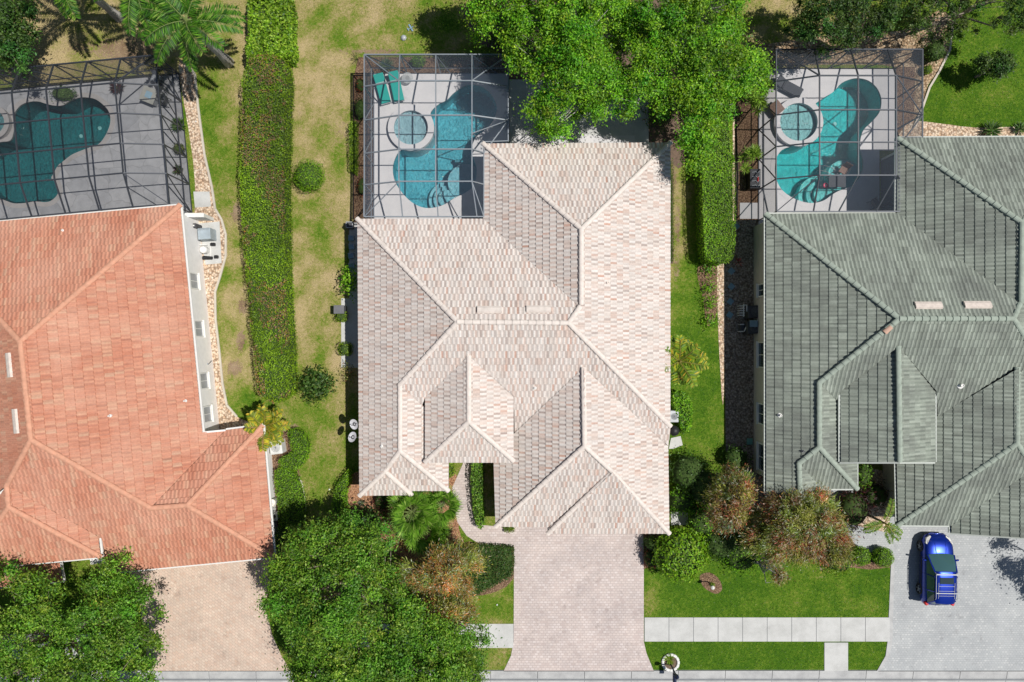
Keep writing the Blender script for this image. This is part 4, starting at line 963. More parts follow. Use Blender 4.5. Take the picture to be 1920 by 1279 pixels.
def frond(start, dirv, length, droop, nleaf, lw, ll, pal, store, mb, rad=.03, vee=.35, arch=.5):
    d = Vector(dirv).normalized(); side = d.cross(Vector((0, 0, 1))).normalized(); pts = []; n = 9; p = Vector(start); el = math.asin(max(-1, min(1, d.z))); hd = Vector((d.x, d.y, 0)).normalized()
    for i in range(n+1):
        pts.append(p.copy()); a = el-droop*(i/n)**1.3; p = p+(hd*math.cos(a)+Vector((0, 0, math.sin(a))))*length/n
    mb.tube(pts, [rad*(1-.85*i/n) for i in range(n+1)], 4, cap=False)
    for i in range(nleaf):
        t = .10+.9*(i+random.random()*.5)/nleaf; k = min(n-1, int(t*n)); q = pts[k].lerp(pts[k+1], t*n-k); tg = (pts[k+1]-pts[k]).normalized()
        lng = ll*(.35+.65*math.sin(math.pi*min(1, .12+t*.83)))*random.uniform(.85, 1.1)
        for sg in (-1, 1):
            ax = (side*sg*1.0+tg*.55+Vector((0, 0, -vee+random.gauss(0, .18)))).normalized(); nrm = tg.cross(ax)*-sg
            nrm = nrm if nrm.z > 0 else -nrm; store.append((q+ax*lng/2, nrm+Vector((random.gauss(0, .2), random.gauss(0, .2), .1)), ax, lng, lw))
def finish_fronds(t, store, mb, pal, barkm, name='frond_leaves', stem='frond_stems'):
    inv = Matrix.Translation(-t.location)
    A = [np.array([s_[i] for s_ in store]) for i in range(3)]; L = np.array([s_[3] for s_ in store]); Wd = np.array([s_[4] for s_ in store]); n = len(L)
    o = leafmesh(name, A[0], A[1], L, Wd, palette(pal, n), t, A[2]); o.matrix_parent_inverse = inv
    o = mb.build(stem, barkm, t); o.matrix_parent_inverse = inv
PALM = [((.065, .20, .014), 4), ((.12, .28, .02), 3), ((.03, .10, .010), 3), ((.26, .38, .06), 1)]
YPALM = [((.55, .48, .03), 4), ((.32, .38, .03), 3), ((.14, .24, .02), 2), ((.62, .42, .05), 1.5)]
MT['ypetiole'] = flat('yellow_stem', (.35, .30, .08), .7); MT['gpetiole'] = flat('green_stem', (.20, .26, .08), .7)
MT['ringtrunk'] = flat('pale_palm_trunk', (.46, .43, .40), .85, var=.18, scale=5)
def palm(name, label, base, h, nf, fl, droop, pal, group=None, tr_=.16, lw=.05, ll=.55, nleaf=42, el=(.1, 1.1), az0=0, azs=None, stem='gpetiole', lean=(0, 0), cat='palm tree', trunk='ringtrunk'):
    b_ = G(*base); t = thing(name, label, cat, b_, group); inv = Matrix.Translation(-b_); top = b_+Vector((lean[0], lean[1], h))
    mb = MB(); pts = [b_.lerp(top, k/8) for k in range(9)]
    mb.tube(pts, [tr_*(1.5 if k == 0 else (1.15 if k == 1 else 1.0))*(1+.08*(k % 2)) for k in range(9)], 10); o = mb.build('trunk', MT[trunk], t); o.matrix_parent_inverse = inv
    store = []; mb = MB()
    mb.tube([top-Vector((0, 0, .1)), top+Vector((0, 0, .35)), top+Vector((0, 0, .8))], [tr_*.9, tr_*.6, .03], 7)
    for i in range(nf):
        az = azs[i] if azs else az0+i*2.39996; e = el[0]+(el[1]-el[0])*((i*7 % nf)/nf) if not azs else random.uniform(*el)
        frond(top+Vector((0, 0, .25)), (math.cos(az)*math.cos(e), math.sin(az)*math.cos(e), math.sin(e)), fl*random.uniform(.85, 1.1), droop*random.uniform(.8, 1.2), nleaf, lw, ll, pal, store, mb)
    finish_fronds(t, store, mb, pal, MT[stem]); return t
def fanpalm(name, label, base, h, nf, rad, pal, group=None, pet=.9):
    b_ = G(*base); t = thing(name, label, 'fan palm', b_, group); inv = Matrix.Translation(-b_); top = b_+Vector((0, 0, h)); mb = MB()
    mb.tube([b_, b_+Vector((0, 0, h*.5)), top], [.2, .17, .15], 9); o = mb.build('trunk', MT['bark'], t); o.matrix_parent_inverse = inv
    store = []; mb = MB()
    for i in range(nf):
        az = i*2.39996; e = .05+1.15*((i*5 % nf)/nf); d = Vector((math.cos(az)*math.cos(e), math.sin(az)*math.cos(e), math.sin(e))); pl = pet*random.uniform(.8, 1.15)
        q = top+d*pl; mb.tube([top, top+d*pl*.5+Vector((0, 0, .05)), q], [.022, .018, .014], 4, cap=False)
        sd = d.cross(Vector((0, 0, 1))).normalized(); nrm = sd.cross(d).normalized()
        for k in range(26):
            a = (k-12.5)/12.5*2.1; ax = (d*math.cos(a)+sd*math.sin(a)+nrm*(-.12-.18*abs(math.sin(a)))).normalized(); lng = rad*(.75+.25*math.cos(a))*random.uniform(.88, 1.08)
            store.append((q+ax*lng/2, nrm+sd*random.gauss(0, .25), ax, lng, .095))
            if random.random() < .7: store.append((q+ax*lng*.95+Vector((0, 0, -.07)), nrm+d*.4, (ax+Vector((0, 0, -.8))).normalized(), lng*.35, .03))
    finish_fronds(t, store, mb, pal, MT['gpetiole'], 'fan_leaves', 'leaf_stems'); return t
def rosette(name, label, cat, px, py, r_, h, pal, nl=60, lw=.05, group=None, z0=0.0, heads=1, up=.5):
    c = W(px, py, h*.6); base = Vector((c.x, c.y, z0)); rr = r_/KP; C = []; Nn = []; AX = []; LL = []
    for hd in range(heads):
        hc = Vector((random.gauss(0, rr*.35), random.gauss(0, rr*.35), h*random.uniform(.45, .8))) if heads > 1 else Vector((0, 0, h*.25))
        lr = rr*(1 if heads == 1 else .62)
        for i in range(nl//heads if heads > 1 else nl):
            a = random.uniform(0, 6.283); e = random.uniform(.05, 1.2); d = Vector((math.cos(a)*math.cos(e), math.sin(a)*math.cos(e), math.sin(e)*up+.05)).normalized(); l = lr*random.uniform(.75, 1.1)
            C.append(hc+d*l/2); AX.append(d); s_ = d.cross(Vector((0, 0, 1))); Nn.append(s_.cross(d)+Vector((random.gauss(0, .2), random.gauss(0, .2), 0))); LL.append(l)
    n = len(C); inner = MB()
    if z0 > .01: inner = None
    else: inner.tube([(0, 0, 0), (0, 0, h*.5)], [.05, .03], 5)
    o = leafmesh(name, np.array(C), np.array(Nn), np.array(LL), np.full(n, lw), palette(pal, n), None, np.array(AX), inner); o.location = base
    return tag(o, label, cat, group)

def inmask(X, Y, P):
    c = np.zeros(len(X), bool); j = len(P)-1
    for i in range(len(P)):
        xi, yi, xj, yj = P[i][0], P[i][1], P[j][0], P[j][1]
        if yi != yj: c ^= ((yi > Y) != (yj > Y)) & (X < (xj-xi)*(Y-yi)/(yj-yi)+xi)
        j = i
    return c
def grass(n=330000):
    X = rng.uniform(-33.6, 33.6, n); Y = rng.uniform(-21.25, 22.6, n); keep = np.ones(n, bool)
    foot = [px2(p) for p in (DECK_M, DECK_R, DECK_L, [(702,300),(1225,300),(1225,968),(943,956),(843,800),(839,893),(703,896)], [(1413,298),(1990,298),(1990,960),(1655,956),(1552,880),(1413,884)], [(-200,414),(373,414),(411,796),(505,795),(522,1008),(215,1035),(-200,1060)])]
    foot += [px2([(1207,1157),(1669,1157),(1669,1204),(1207,1204)]), px2([(544,1169),(964,1169),(964,1216),(544,1216)]), px2([(-260,1189),(263,1189),(263,1237),(-260,1237)]), px2([(1544,1200),(1591,1200),(1591,1260),(1544,1260)])]
    for P in PAVED+foot: keep &= ~inmask(X, Y, P)
    X, Y = X[keep], Y[keep]; n = len(X); PX, PY = X*KP+960, 640-Y*KP
    num = np.full(n, .075); den = np.full(n, .15)
    for px, py, rx, ry, d, wt in LUSH:
        k = wt*np.exp(-(((PX-px)/rx)**2+((PY-py)/ry)**2)); num += d*k; den += k
    nz = np.array([lawnnoise(x, y) for x, y in zip(X, Y)])
    dry = np.clip(num/den*.9+nz*.5+rng.normal(0, .12, n), 0, 1); st = np.array([(0, .075, .19, .012), (.25, .15, .28, .02), (.45, .25, .32, .05), (.68, .40, .38, .14), (1, .55, .47, .25)])
    COL = np.stack([np.interp(dry, st[:, 0], st[:, k]) for k in (1, 2, 3)], 1)*(1+rng.normal(0, .22, (n, 1)))
    C = np.column_stack([X, Y, rng.uniform(.012, .035, n)]); Nn = rng.normal(size=(n, 3))*.5; Nn[:, 2] += .9
    o = leafmesh('grass', C, Nn, rng.uniform(.05, .13, n), rng.uniform(.015, .035, n), np.clip(COL, .01, .9)); tag(o, 'short turf grass blades over all the lawns', 'grass', None, 'stuff')
grass()
# ---- trees
tree('oak_tree', 'large dense live oak beside the tan driveway at bottom centre', 'tree', [(535,1012),(575,990),(630,984),(685,994),(722,1025),(740,1066),(735,1110),(790,1150),(850,1178),(905,1200),(912,1245),(880,1330),(700,1370),(560,1330),(530,1235),(505,1190),(480,1130),(490,1080),(520,1050)], 6.2, (690, 1105), 8.0, 4.6, 520, 330, .62, .135, .075, OAK, extra=[(775,1150,6),(800,1180,6),(830,1192,6),(770,1200,6.2),(820,1220,6),(850,1240,6),(752,1130,6.2),(790,1240,6.2),(760,1170,6.3),(740,1110,6.2),(795,1210,6.2),(845,1210,5.8),(780,1175,6.2),(870,1205,5.6),(815,1250,6)], gap=.0, gsc=.6, trunk_r=.3, nlimb=20)
tree('oak_tree', 'large spreading oak in the bottom left corner', 'tree', [(-110,1060),(0,1070),(50,1085),(80,1100),(160,1062),(205,1050),(228,1098),(272,1122),(286,1180),(278,1225),(285,1270),(270,1340),(100,1400),(-120,1380)], 6.0, (150, 1170), 7.8, 4.6, 470, 330, .62, .135, .075, OAK, gap=.05, gsc=.6, trunk_r=.3, nlimb=18)
tree('oak_tree', 'broad bright green tree overhanging the pool patio at top centre', 'tree', [(862,-70),(866,15),(895,50),(945,70),(945,120),(1005,150),(972,190),(1000,222),(1050,246),(1100,205),(1150,218),(1195,150),(1170,90),(1165,-70)], 6.0, (1075, 95), 8.0, 4.4, 400, 330, .58, .13, .075, BRIGHT, extra=[(1150,185,6),(1172,160,6),(1192,132,6.2),(1122,212,5.6),(1180,192,5.6),(1160,215,5.3),(1196,165,6),(1205,100,6.4),(1188,75,6.5),(1140,160,6.2),(1020,225,5.4)], gap=.09, gsc=.7, trunk_r=.26, bark='greybark', nlimb=18, twig=.5)
tree('oak_tree', 'tall bright green tree over the top end of long hedge', 'tree', [(1165,-80),(1170,60),(1180,110),(1225,140),(1235,195),(1275,205),(1300,215),(1325,225),(1350,222),(1385,205),(1440,175),(1450,110),(1425,85),(1400,60),(1395,-80)], 6.0, (1265, 105), 8.2, 4.4, 290, 330, .58, .13, .075, BRIGHT, extra=[(1215,50,6.6),(1235,82,6.6),(1256,60,6.8),(1225,110,6.4),(1270,95,6.8),(1245,35,6.8),(1212,140,6.2),(1228,165,6),(1292,238,6),(1304,252,5.9),(1290,268,5.7),(1306,280,5.6),(1300,298,5.5),(1318,262,5.8),(1312,306,5.4),(1286,250,5.8),(1330,245,6)], gap=.12, gsc=.7, trunk_r=.24, bark='greybark', nlimb=16, twig=.5)
tree('oak_tree', 'tree just beyond right frame edge throwing leafy shade on grey driveway', 'tree', [(2085,1075),(2150,1060),(2250,1080),(2280,1150),(2240,1200),(2150,1190),(2110,1140)], 6.0, (2010, 1060), 7.4, 4.6, 70, 110, .6, .15, .085, OAK, gap=.15, gsc=.7, trunk_r=.2)
tree('shade_tree', 'dark leafed tree on dry grass at the top left corner', 'tree', [(-140,-90),(20,-70),(38,0),(28,45),(20,75),(-20,90),(-120,70)], 4.6, (20, 28), 6.0, 3.4, 170, 240, .5, .14, .08, DARKG, extra=[(5,12,5),(14,40,4.9),(4,62,4.7),(24,20,4.8),(20,78,4.4),(8,95,4.2),(36,48,4.4),(40,75,4.0),(30,100,3.8),(48,25,4.3),(56,60,3.8),(10,115,3.7),(0,35,5.2)], trunk_r=.2)
tree('shade_tree', 'feathery dark tree over leaf litter behind the turquoise pool', 'tree', [(1505,0),(1525,-60),(1640,-70),(1705,-10),(1690,38),(1650,60),(1600,72),(1540,80),(1512,55)], 5.4, (1590, 92), 6.2, 3.8, 210, 170, .42, .13, .06, DARKG, gap=.1, gsc=.8, trunk_r=.16, nlimb=20, twig=.8, bark='bark')
tree('shade_tree', 'loose green tree along the top right edge above lush grass', 'tree', [(1700,-60),(1940,-60),(1960,30),(1900,55),(1850,40),(1800,62),(1760,40),(1720,45)], 4.5, (1780, 45), 5.2, 3.2, 170, 170, .42, .12, .06, [((.08, .15, .02), 4), ((.05, .1, .02), 3), ((.13, .2, .04), 2)], gap=.12, gsc=.8, trunk_r=.14, nlimb=14, twig=.6)
tree('small_tree', 'small dark tree with a black shadow on lush grass at right', 'tree', [(1832,112),(1860,92),(1896,96),(1908,118),(1892,145),(1860,155),(1836,138)], 2.1, (1829, 145), 2.5, 1.5, 60, 130, .34, .13, .07, DARKG, trunk_r=.06, nlimb=10, tmul=.3, gap=.1, gsc=1.2)
GRN = [((.27, .31, .05), 4), ((.38, .40, .09), 3), ((.15, .19, .03), 2), ((.52, .50, .36), 1.6)]
REDM = [((.44, .12, .07), 2), ((.42, .25, .12), 3), ((.32, .30, .08), 3.5), ((.56, .50, .40), 1.8)]
MYR = dict(radial=1.6, bark='greybark', nlimb=16, twig=.75, trunk_r=.13, up=.35)
tree('crape_myrtle', 'rust tinged twiggy tree between the large oak and pink driveway', 'ornamental tree', [(752,1042),(775,1022),(820,1028),(860,1008),(895,1035),(905,1065),(880,1100),(875,1128),(830,1120),(790,1112),(748,1098)], 3.9, (835, 1045), 4.8, 3.2, 150, 260, .5, .20, .035, RUST, gap=.04, pals=(GRN, .18), **MYR)
tree('crape_myrtle', 'low brownish twiggy tree nearest the bottom sidewalk beside oak', 'ornamental tree', [(800,1130),(850,1118),(890,1140),(880,1170),(850,1192),(810,1190),(786,1160)], 3.6, (815, 1130), 4.4, 3.0, 75, 260, .5, .19, .035, RUST, gap=.0, pals=(GRN, .18), **MYR)
tree('crape_myrtle', 'olive and red tinged tree between two side walls, leftmost of three', 'ornamental tree', [(1345,925),(1380,888),(1415,895),(1428,930),(1405,965),(1395,1000),(1350,1008),(1335,965)], 4.0, (1345, 915), 4.9, 3.3, 130, 260, .5, .20, .035, GRN, gap=.03, pals=(REDM, .02), **MYR)
tree('crape_myrtle', 'widest olive red tree in front of green roofed house', 'ornamental tree', [(1410,975),(1440,940),(1480,925),(1540,918),(1570,945),(1590,1000),(1585,1045),(1545,1062),(1490,1055),(1440,1060),(1408,1030)], 4.0, (1460, 955), 4.9, 3.3, 300, 260, .5, .20, .035, GRN, gap=.03, pals=(REDM, .02), **MYR)
tree('crape_myrtle', 'small sparse brown tree standing over the front lawn', 'ornamental tree', [(1410,1060),(1450,1052),(1478,1075),(1460,1100),(1435,1118),(1412,1100)], 3.4, (1410, 1045), 4.0, 2.7, 40, 200, .5, .20, .032, GRN, gap=.03, pals=(REDM, .02), **MYR)
# ---- hedges
BRN = [((.30, .17, .12), 3), ((.36, .20, .08), 2), ((.22, .22, .06), 3), ((.40, .20, .03), 1)]
hedge('hedge', 'very long clipped hedge with brown patches across the dry grass', 'hedge', [(462,112),(531,108),(532,200),(530,320),(531,420),(534,560),(541,742),(486,746),(479,700),(464,560),(454,440),(448,330),(453,200)], 1.9, 170, .10, .055, [((.19, .33, .012), 5), ((.26, .40, .018), 3), ((.11, .22, .010), 2)], 2, patch=(BRN, .05), lump=.09)
hedge('hedge', 'tall glossy broad leafed hedge at the top end of dry lawn', 'hedge', [(468,-20),(536,-20),(541,60),(541,106),(464,110),(466,60)], 1.7, 130, .19, .11, [((.20, .38, .015), 4), ((.34, .50, .05), 3), ((.08, .18, .010), 3)], 2, lump=.16)
hedge('hedge', 'tall boxy hedge casting a black shadow beside the brown mulch bed', 'hedge', [(1300,-20),(1395,-20),(1372,200),(1378,300),(1380,400),(1378,470),(1366,492),(1332,490),(1322,470),(1318,400),(1316,300),(1312,200)], 1.75, 150, .105, .055, HEDGE, 2, lump=.06)
hedge('hedge', 'rounded hedge shaped like the letter D beside white cooling unit', 'hedge', [(540,806),(560,808),(574,826),(576,850),(566,872),(548,886),(526,880),(522,862),(545,848),(540,825)], .9, 190, .09, .05, HEDGE, 3)
hedge('hedge', 'long curved hedge in front of orange roofed wing by kettle', 'hedge', [(514,884),(545,884),(558,905),(567,940),(567,985),(540,1010),(524,1005),(520,950)], .9, 190, .09, .05, HEDGE, 3)
hedge('hedge', 'slender crescent hedge at the corner of the cream roofed house', 'hedge', [(655,880),(648,886),(632,905),(624,930),(622,962),(640,968),(650,962),(648,930),(656,905)], .8, 190, .09, .05, HEDGE, 2)
hedge('hedge', 'leafy strip hedge between paved entrance walk and dark garage wall', 'hedge', [(884,866),(905,866),(905,930),(908,985),(897,992),(890,970),(885,930)], .9, 150, .12, .07, OAK, 2)
hedge('hedge', 'tiny square yellow green hedge at the left of paved walk', 'hedge', [(838,866),(851,869),(853,890),(842,897),(838,896)], .5, 220, .09, .05, LIME, 1)
hedge('hedge', 'tiny flat hedge clipped beside the pink driveway and garage corner', 'hedge', [(943,988),(964,988),(964,999),(946,999)], .35, 240, .08, .05, [((.14, .20, .01), 1), ((.10, .15, .01), 1)], 0)
hedge('hedge', 'low narrow yellow hedge left of enclosure with the teal loungers', 'hedge', [(653,232),(659,226),(668,228),(669,310),(666,326),(656,318)], .7, 220, .09, .05, LIME, 1)
hedge('hedge', 'thin green hedge along the right wall of cream roofed house', 'hedge', [(1246,300),(1262,302),(1264,345),(1264,490),(1246,494)], .5, 200, .08, .045, [((.12, .19, .01), 1), ((.09, .16, .01), 1)], 0)
hedge('ground_cover', 'dense dark green ground cover next to the pink driveway', 'ground cover', [(868,1026),(900,1022),(958,1026),(963,1034),(962,1078),(940,1092),(905,1112),(880,1122),(850,1100),(855,1060)], .5, 170, .12, .06, [((.04, .095, .015), 4), ((.065, .13, .02), 3), ((.16, .12, .05), .5)], 2, lump=.1)
hedge('hedge', 'leafy foundation hedge in shadow right of the cream roofed house', 'hedge', [(1262,738),(1282,735),(1298,760),(1296,800),(1282,815),(1276,790),(1262,760)], .9, 150, .14, .08, BRIGHT, 2, lump=.15)
# ---- shrubs
bush('shrub', 'round wispy green shrub alone on the dry side lawn', 'shrub', 579, 330, 29, 1.5, HEDGE, 260, .17, .03, ragged=.09)
bush('shrub', 'dark glossy leafed shrub on side lawn beside hedge end', 'shrub', 591, 721, 28, 1.3, DARKG+[((.14, .22, .06), 1)], 110, .22, .11, ragged=.22, body=False)
bush('shrub', 'big round yellow green bush beside the pink driveway', 'shrub', 1276, 1040, 49, 2.6, HEDGE+[((.22, .32, .02), 2)], 150, .17, .10, ragged=.07)
bush('ball_shrub', 'clipped ball shrub, the one farther from the grey driveway', 'shrub', 1614, 1043, 18, 1.1, HEDGE, 320, .09, .05, 'clipped ball shrubs', ragged=.04)
bush('ball_shrub', 'clipped ball shrub touching the edge of grey driveway', 'shrub', 1656, 1045, 19, 1.1, HEDGE, 320, .09, .05, 'clipped ball shrubs', ragged=.04)
bush('shrub', 'square clipped shrub beside dark storage box at left wall', 'shrub', 640, 594, 11, .8, LIME, 300, .08, .05, ragged=.04, sq=.6)
bush('shrub', 'square clipped lime shrub alone on the gravel strip by left wall', 'shrub', 648, 655, 13, .9, LIME, 300, .08, .05, ragged=.04, sq=.6)
bush('shrub', 'upright leafy plant against the left wall of cream roofed house', 'shrub', 654, 528, 14, 1.5, BRIGHT, 110, .20, .10, ragged=.3, ry=26, body=False)
bush('shrub', 'sparse flowering plant at left wall below the lime shrub', 'shrub', 652, 700, 11, .8, OLIVE, 110, .15, .06, ragged=.3, ry=18, body=False)
bush('shrub', 'palm like sprawling shrub left of the pink driveway mulch', 'shrub', 755, 1000, 30, 1.0, RUST, 60, .2, .05, ragged=.3, body=False)
for i, (x, y, r_, h, pal, lab) in enumerate([(1290,885,34,1.9,DARKG,'dark shaded bush at the right corner wall of cream roofed house'),(1325,915,36,2.1,DARKG,'dark bush between both side yards beside the leftmost olive tree'),(1275,940,24,1.6,BRIGHT,'bright leafy bush above the white stepping slab'),
     (1318,975,30,1.7,BRIGHT,'green bush left of the leftmost olive tree'),(1352,1015,34,1.6,DARKG,'dark low bush right of the big round bush'),(1390,1040,34,1.3,BRIGHT,'light green bush at the upper edge of front lawn'),(1380,860,24,1.4,DARKG,'dark bush at the end of shaded gravel strip'),(1575,1050,26,1.1,LIME,'yellow green bush left of both clipped balls')]):
    bush('shrub', lab, 'shrub', x, y, r_, h, pal, 100, .16, .08, ragged=.2)
bush('shrub', 'dark burgundy bush under palm at entrance of green roofed house', 'shrub', 1600, 955, 30, 1.5, BURG, 130, .26, .05, ragged=.3, ry=36)
bush('shrub', 'shadowed burgundy bush beside garage wall of green roofed house', 'shrub', 1642, 930, 24, 1.3, BURG, 110, .24, .05, ragged=.3)
bush('shrub', 'leafy bush in dark entrance court of green roofed house', 'shrub', 1617, 890, 15, 1.3, OAK, 110, .16, .09, ragged=.2, ry=24)
bush('shrub', 'red leafed low bush where pink driveway meets garage corner', 'shrub', 1219, 1048, 14, .7, [((.30, .07, .04), 3), ((.16, .05, .03), 3), ((.10, .06, .03), 2)], 150, .15, .05, ragged=.25, ry=18)
bush('shrub', 'dark shaded bush behind garage corner beside pink driveway', 'shrub', 1222, 1020, 14, 1.1, DARKG, 130, .15, .07, ragged=.2)
for x, y, lab in ((1330,540,'small green bush in mulch near the end of boxy hedge'),(1331,568,'small green bush in mulch, middle of three in a row'),(1331,602,'small green bush in mulch, lowest of three in a row')):
    bush('small_shrub', lab, 'shrub', x, y, 14, .7, BRIGHT, 90, .17, .07, 'small shrubs in the mulch strip', ragged=.35, body=False)
bush('small_shrub', 'scruffy plant right at the end of tall boxy hedge', 'shrub', 1330, 505, 16, .8, BRIGHT, 80, .17, .07, ragged=.35, body=False)
bush('shrub', 'dark round bush by leaf litter outside dark framed enclosure', 'shrub', 1752, 98, 20, 1.4, DARKG, 150, .14, .06, ragged=.15)
bush('shrub', 'tiny lime bush outside right corner of dark framed enclosure', 'shrub', 1738, 132, 9, .6, LIME, 260, .1, .05, ragged=.1)
bush('shrub', 'clipped green shrub behind end screen of teal lounger enclosure', 'shrub', 784, 116, 14, .9, HEDGE, 240, .09, .05, ragged=.05, ry=11)
bush('shrub', 'dark leafy shrub behind enclosure corner under top centre tree', 'shrub', 950, 60, 34, 1.8, DARKG, 110, .17, .08, ragged=.2)
bush('shrub', 'brownish shaded shrub between patio and boxy hedge', 'shrub', 1238, 205, 26, 2.0, DARKG+[((.22, .14, .06), 2)], 110, .17, .07, ragged=.25, ry=34)
bush('shrub', 'dark green planter shrub in flagstone deck above teal pool', 'shrub', 118, 176, 22, .9, DARKG, 160, .13, .05, ragged=.15, ry=13)
bush('shrub', 'dark shaded shrub on the left mulch strip by screen wall', 'shrub', 676, 205, 11, .9, DARKG, 120, .15, .06, ragged=.25, ry=20)
bush('shrub', 'bronze dark shrub under the oak beside orange mulch', 'shrub', 690, 985, 30, 1.6, DARKG, 110, .18, .09, ragged=.2)
bush('shrub', 'reddish leafed shrub at orange mulch beneath cream roof corner', 'shrub', 718, 940, 18, .8, BURG+[((.2, .06, .04), 3)], 110, .16, .06, ragged=.3)
bush('shrub', 'dark green shrubbery at the corner of orange roofed wing', 'shrub', 530, 1015, 26, 1.6, DARKG+OAK, 120, .17, .09, ragged=.2)
bush('shrub', 'red leafed shaded shrub outside left screen wall above lime hedge', 'shrub', 676, 160, 9, .6, [((.3, .06, .03), 3), ((.15, .1, .03), 2)], 110, .14, .05, ragged=.3, ry=14)
bush('shrub', 'red leafed shaded shrub outside left screen wall below lime hedge', 'shrub', 678, 350, 8, .6, [((.3, .08, .04), 3), ((.12, .1, .03), 2)], 110, .14, .05, ragged=.3, ry=18)
# ---- palms
palm('royal_palm', 'grey trunked feather palm near corner of black framed enclosure', (429, 118), 5.6, 15, 3.2, 1.15, PALM, 'feather palms at the top left', tr_=.24, lw=.06, ll=.66, nleaf=76, el=(-.1, 1.0), az0=.5)
palm('royal_palm', 'feather palm whose leaning pale trunk crosses dry grass, leftmost palm', (224, 34), 5.6, 13, 3.1, 1.2, PALM, 'feather palms at the top left', tr_=.22, lw=.058, ll=.64, nleaf=72, el=(-.1, 1.0), az0=1.3)
palm('royal_palm', 'feather palm at the top edge between two other palms', (348, 52), 5.6, 14, 3.1, 1.2, PALM, 'feather palms at the top left', tr_=.22, lw=.058, ll=.64, nleaf=72, el=(-.15, 1.0), az0=2.2)
palm('small_palm', 'yellow leafed feather palm where hedge meets orange roofed wing', (521, 792), 2.0, 20, 1.5, 1.0, YPALM+[((.20, .26, .03), 7)], tr_=.10, lw=.085, ll=.5, nleaf=40, el=(.0, 1.2), stem='ypetiole', trunk='bark')
palm('small_palm', 'yellow green feather palm against right wall of cream roofed house', (1257, 676), 2.0, 20, 1.75, 1.0, YPALM+[((.22, .36, .03), 16), ((.12, .22, .02), 8)], tr_=.10, lw=.085, ll=.5, nleaf=40, el=(.0, 1.1), stem='ypetiole', trunk='bark', az0=.4)
palm('small_palm', 'sparse five frond palm in front of grey driveway entrance', (1617, 961), 2.4, 6, 1.5, .95, [((.16, .28, .02), 3), ((.10, .2, .02), 3), ((.26, .34, .03), 1)], tr_=.07, lw=.055, ll=.36, nleaf=30, el=(.15, .5), azs=[1.25, 3.6, -.85, -1.2, -.55, 3.35], stem='ypetiole', trunk='bark')
FANP = [((.13, .29, .02), 4), ((.20, .38, .04), 3), ((.06, .15, .015), 2), ((.34, .48, .10), 1)]
fanpalm('fan_palm', 'largest fan palm touching the cream roof edge', (783, 944), 2.3, 26, .85, FANP, 'cluster of fan palms by the entrance walk')
fanpalm('fan_palm', 'fan palm of the cluster nearest the paved walk', (834, 934), 2.0, 18, .72, FANP, 'cluster of fan palms by the entrance walk', pet=.7)
fanpalm('fan_palm', 'lowest fan palm of the cluster beside the rust tinged tree', (803, 979), 1.7, 22, .85, FANP, 'cluster of fan palms by the entrance walk')
YUC = [((.20, .34, .03), 4), ((.28, .42, .06), 3), ((.11, .2, .02), 2)]
rosette('dragon_tree', 'spiky light green plant in mulch, nearer the boxy hedge shadow end', 'plant', 1405, 290, 24, 2.6, YUC, 420, .05, heads=8, up=.8)
rosette('dragon_tree', 'spiky light green plant touching the left wall of dark enclosure', 'plant', 1418, 195, 27, 2.8, YUC, 480, .05, heads=9, up=.8)
rosette('dragon_tree', 'spiky light green plant under bright tree at mulch bed top', 'plant', 1432, 165, 22, 2.6, YUC, 300, .05, heads=6, up=.8)
rosette('bromeliad', 'red and white striped star plant at boxy hedge end', 'plant', 1386, 492, 11, .5, [((.6, .10, .12), 1), ((.6, .45, .42), 1), ((.3, .05, .06), 1)], 26, .05)
rosette('agave', 'dark spiky plant in pale gravel behind green roofed house', 'plant', 1864, 243, 24, .9, DARKG, 90, .06)
rosette('agave', 'dark spiky plant in gravel cut by the right frame edge', 'plant', 1918, 240, 16, .8, DARKG, 60, .06)
rosette('agave', 'grey green spiky plant behind end screen at left', 'plant', 724, 120, 18, .8, [((.16, .22, .12), 1), ((.10, .15, .08), 1)], 60, .05)
rosette('agave', 'grey green spiky plant behind end screen at right', 'plant', 834, 118, 17, .8, [((.16, .22, .12), 1), ((.10, .15, .08), 1)], 60, .05)
rosette('small_plant', 'bare branching plant outside upper left enclosure corner', 'plant', 668, 108, 18, .7, [((.10, .08, .06), 1)], 22, .02)
rosette('small_plant', 'grey green tuft in the orange mulch', 'plant', 678, 944, 9, .3, [((.12, .15, .09), 1), ((.2, .22, .14), 1)], 60, .03)
rosette('small_plant', 'tiny green tuft beside the white garden lamp', 'plant', 1336, 1097, 7, .3, LIME, 40, .03)
rosette('potted_plant', 'sprawling dark leafed potted plant, topmost of three along wall', 'plant', 331, 233, 17, 1.0, DARKG, 60, .09)
rosette('potted_plant', 'dark potted plant in wall corner beside orange roof', 'plant', 330, 317, 12, .8, BURG+DARKG, 60, .07)
bush('potted_plant', 'round olive potted plant, middle of three along wall', 'plant', 335, 279, 10, .9, [((.13, .15, .03), 1), ((.08, .10, .03), 1)], 240, .1, .05)
rosette('potted_plant', 'dark red leafed plant at the enclosure hip corner', 'plant', 215, 162, 17, .9, BURG, 70, .07)
# ---------------------------------------------------------------- objects
def child(t):
    inv = Matrix.Identity(4)
    def put(mb, nm, m, parent=None, smooth=False): return mb.build(nm, m, parent or t, smooth)
    return put
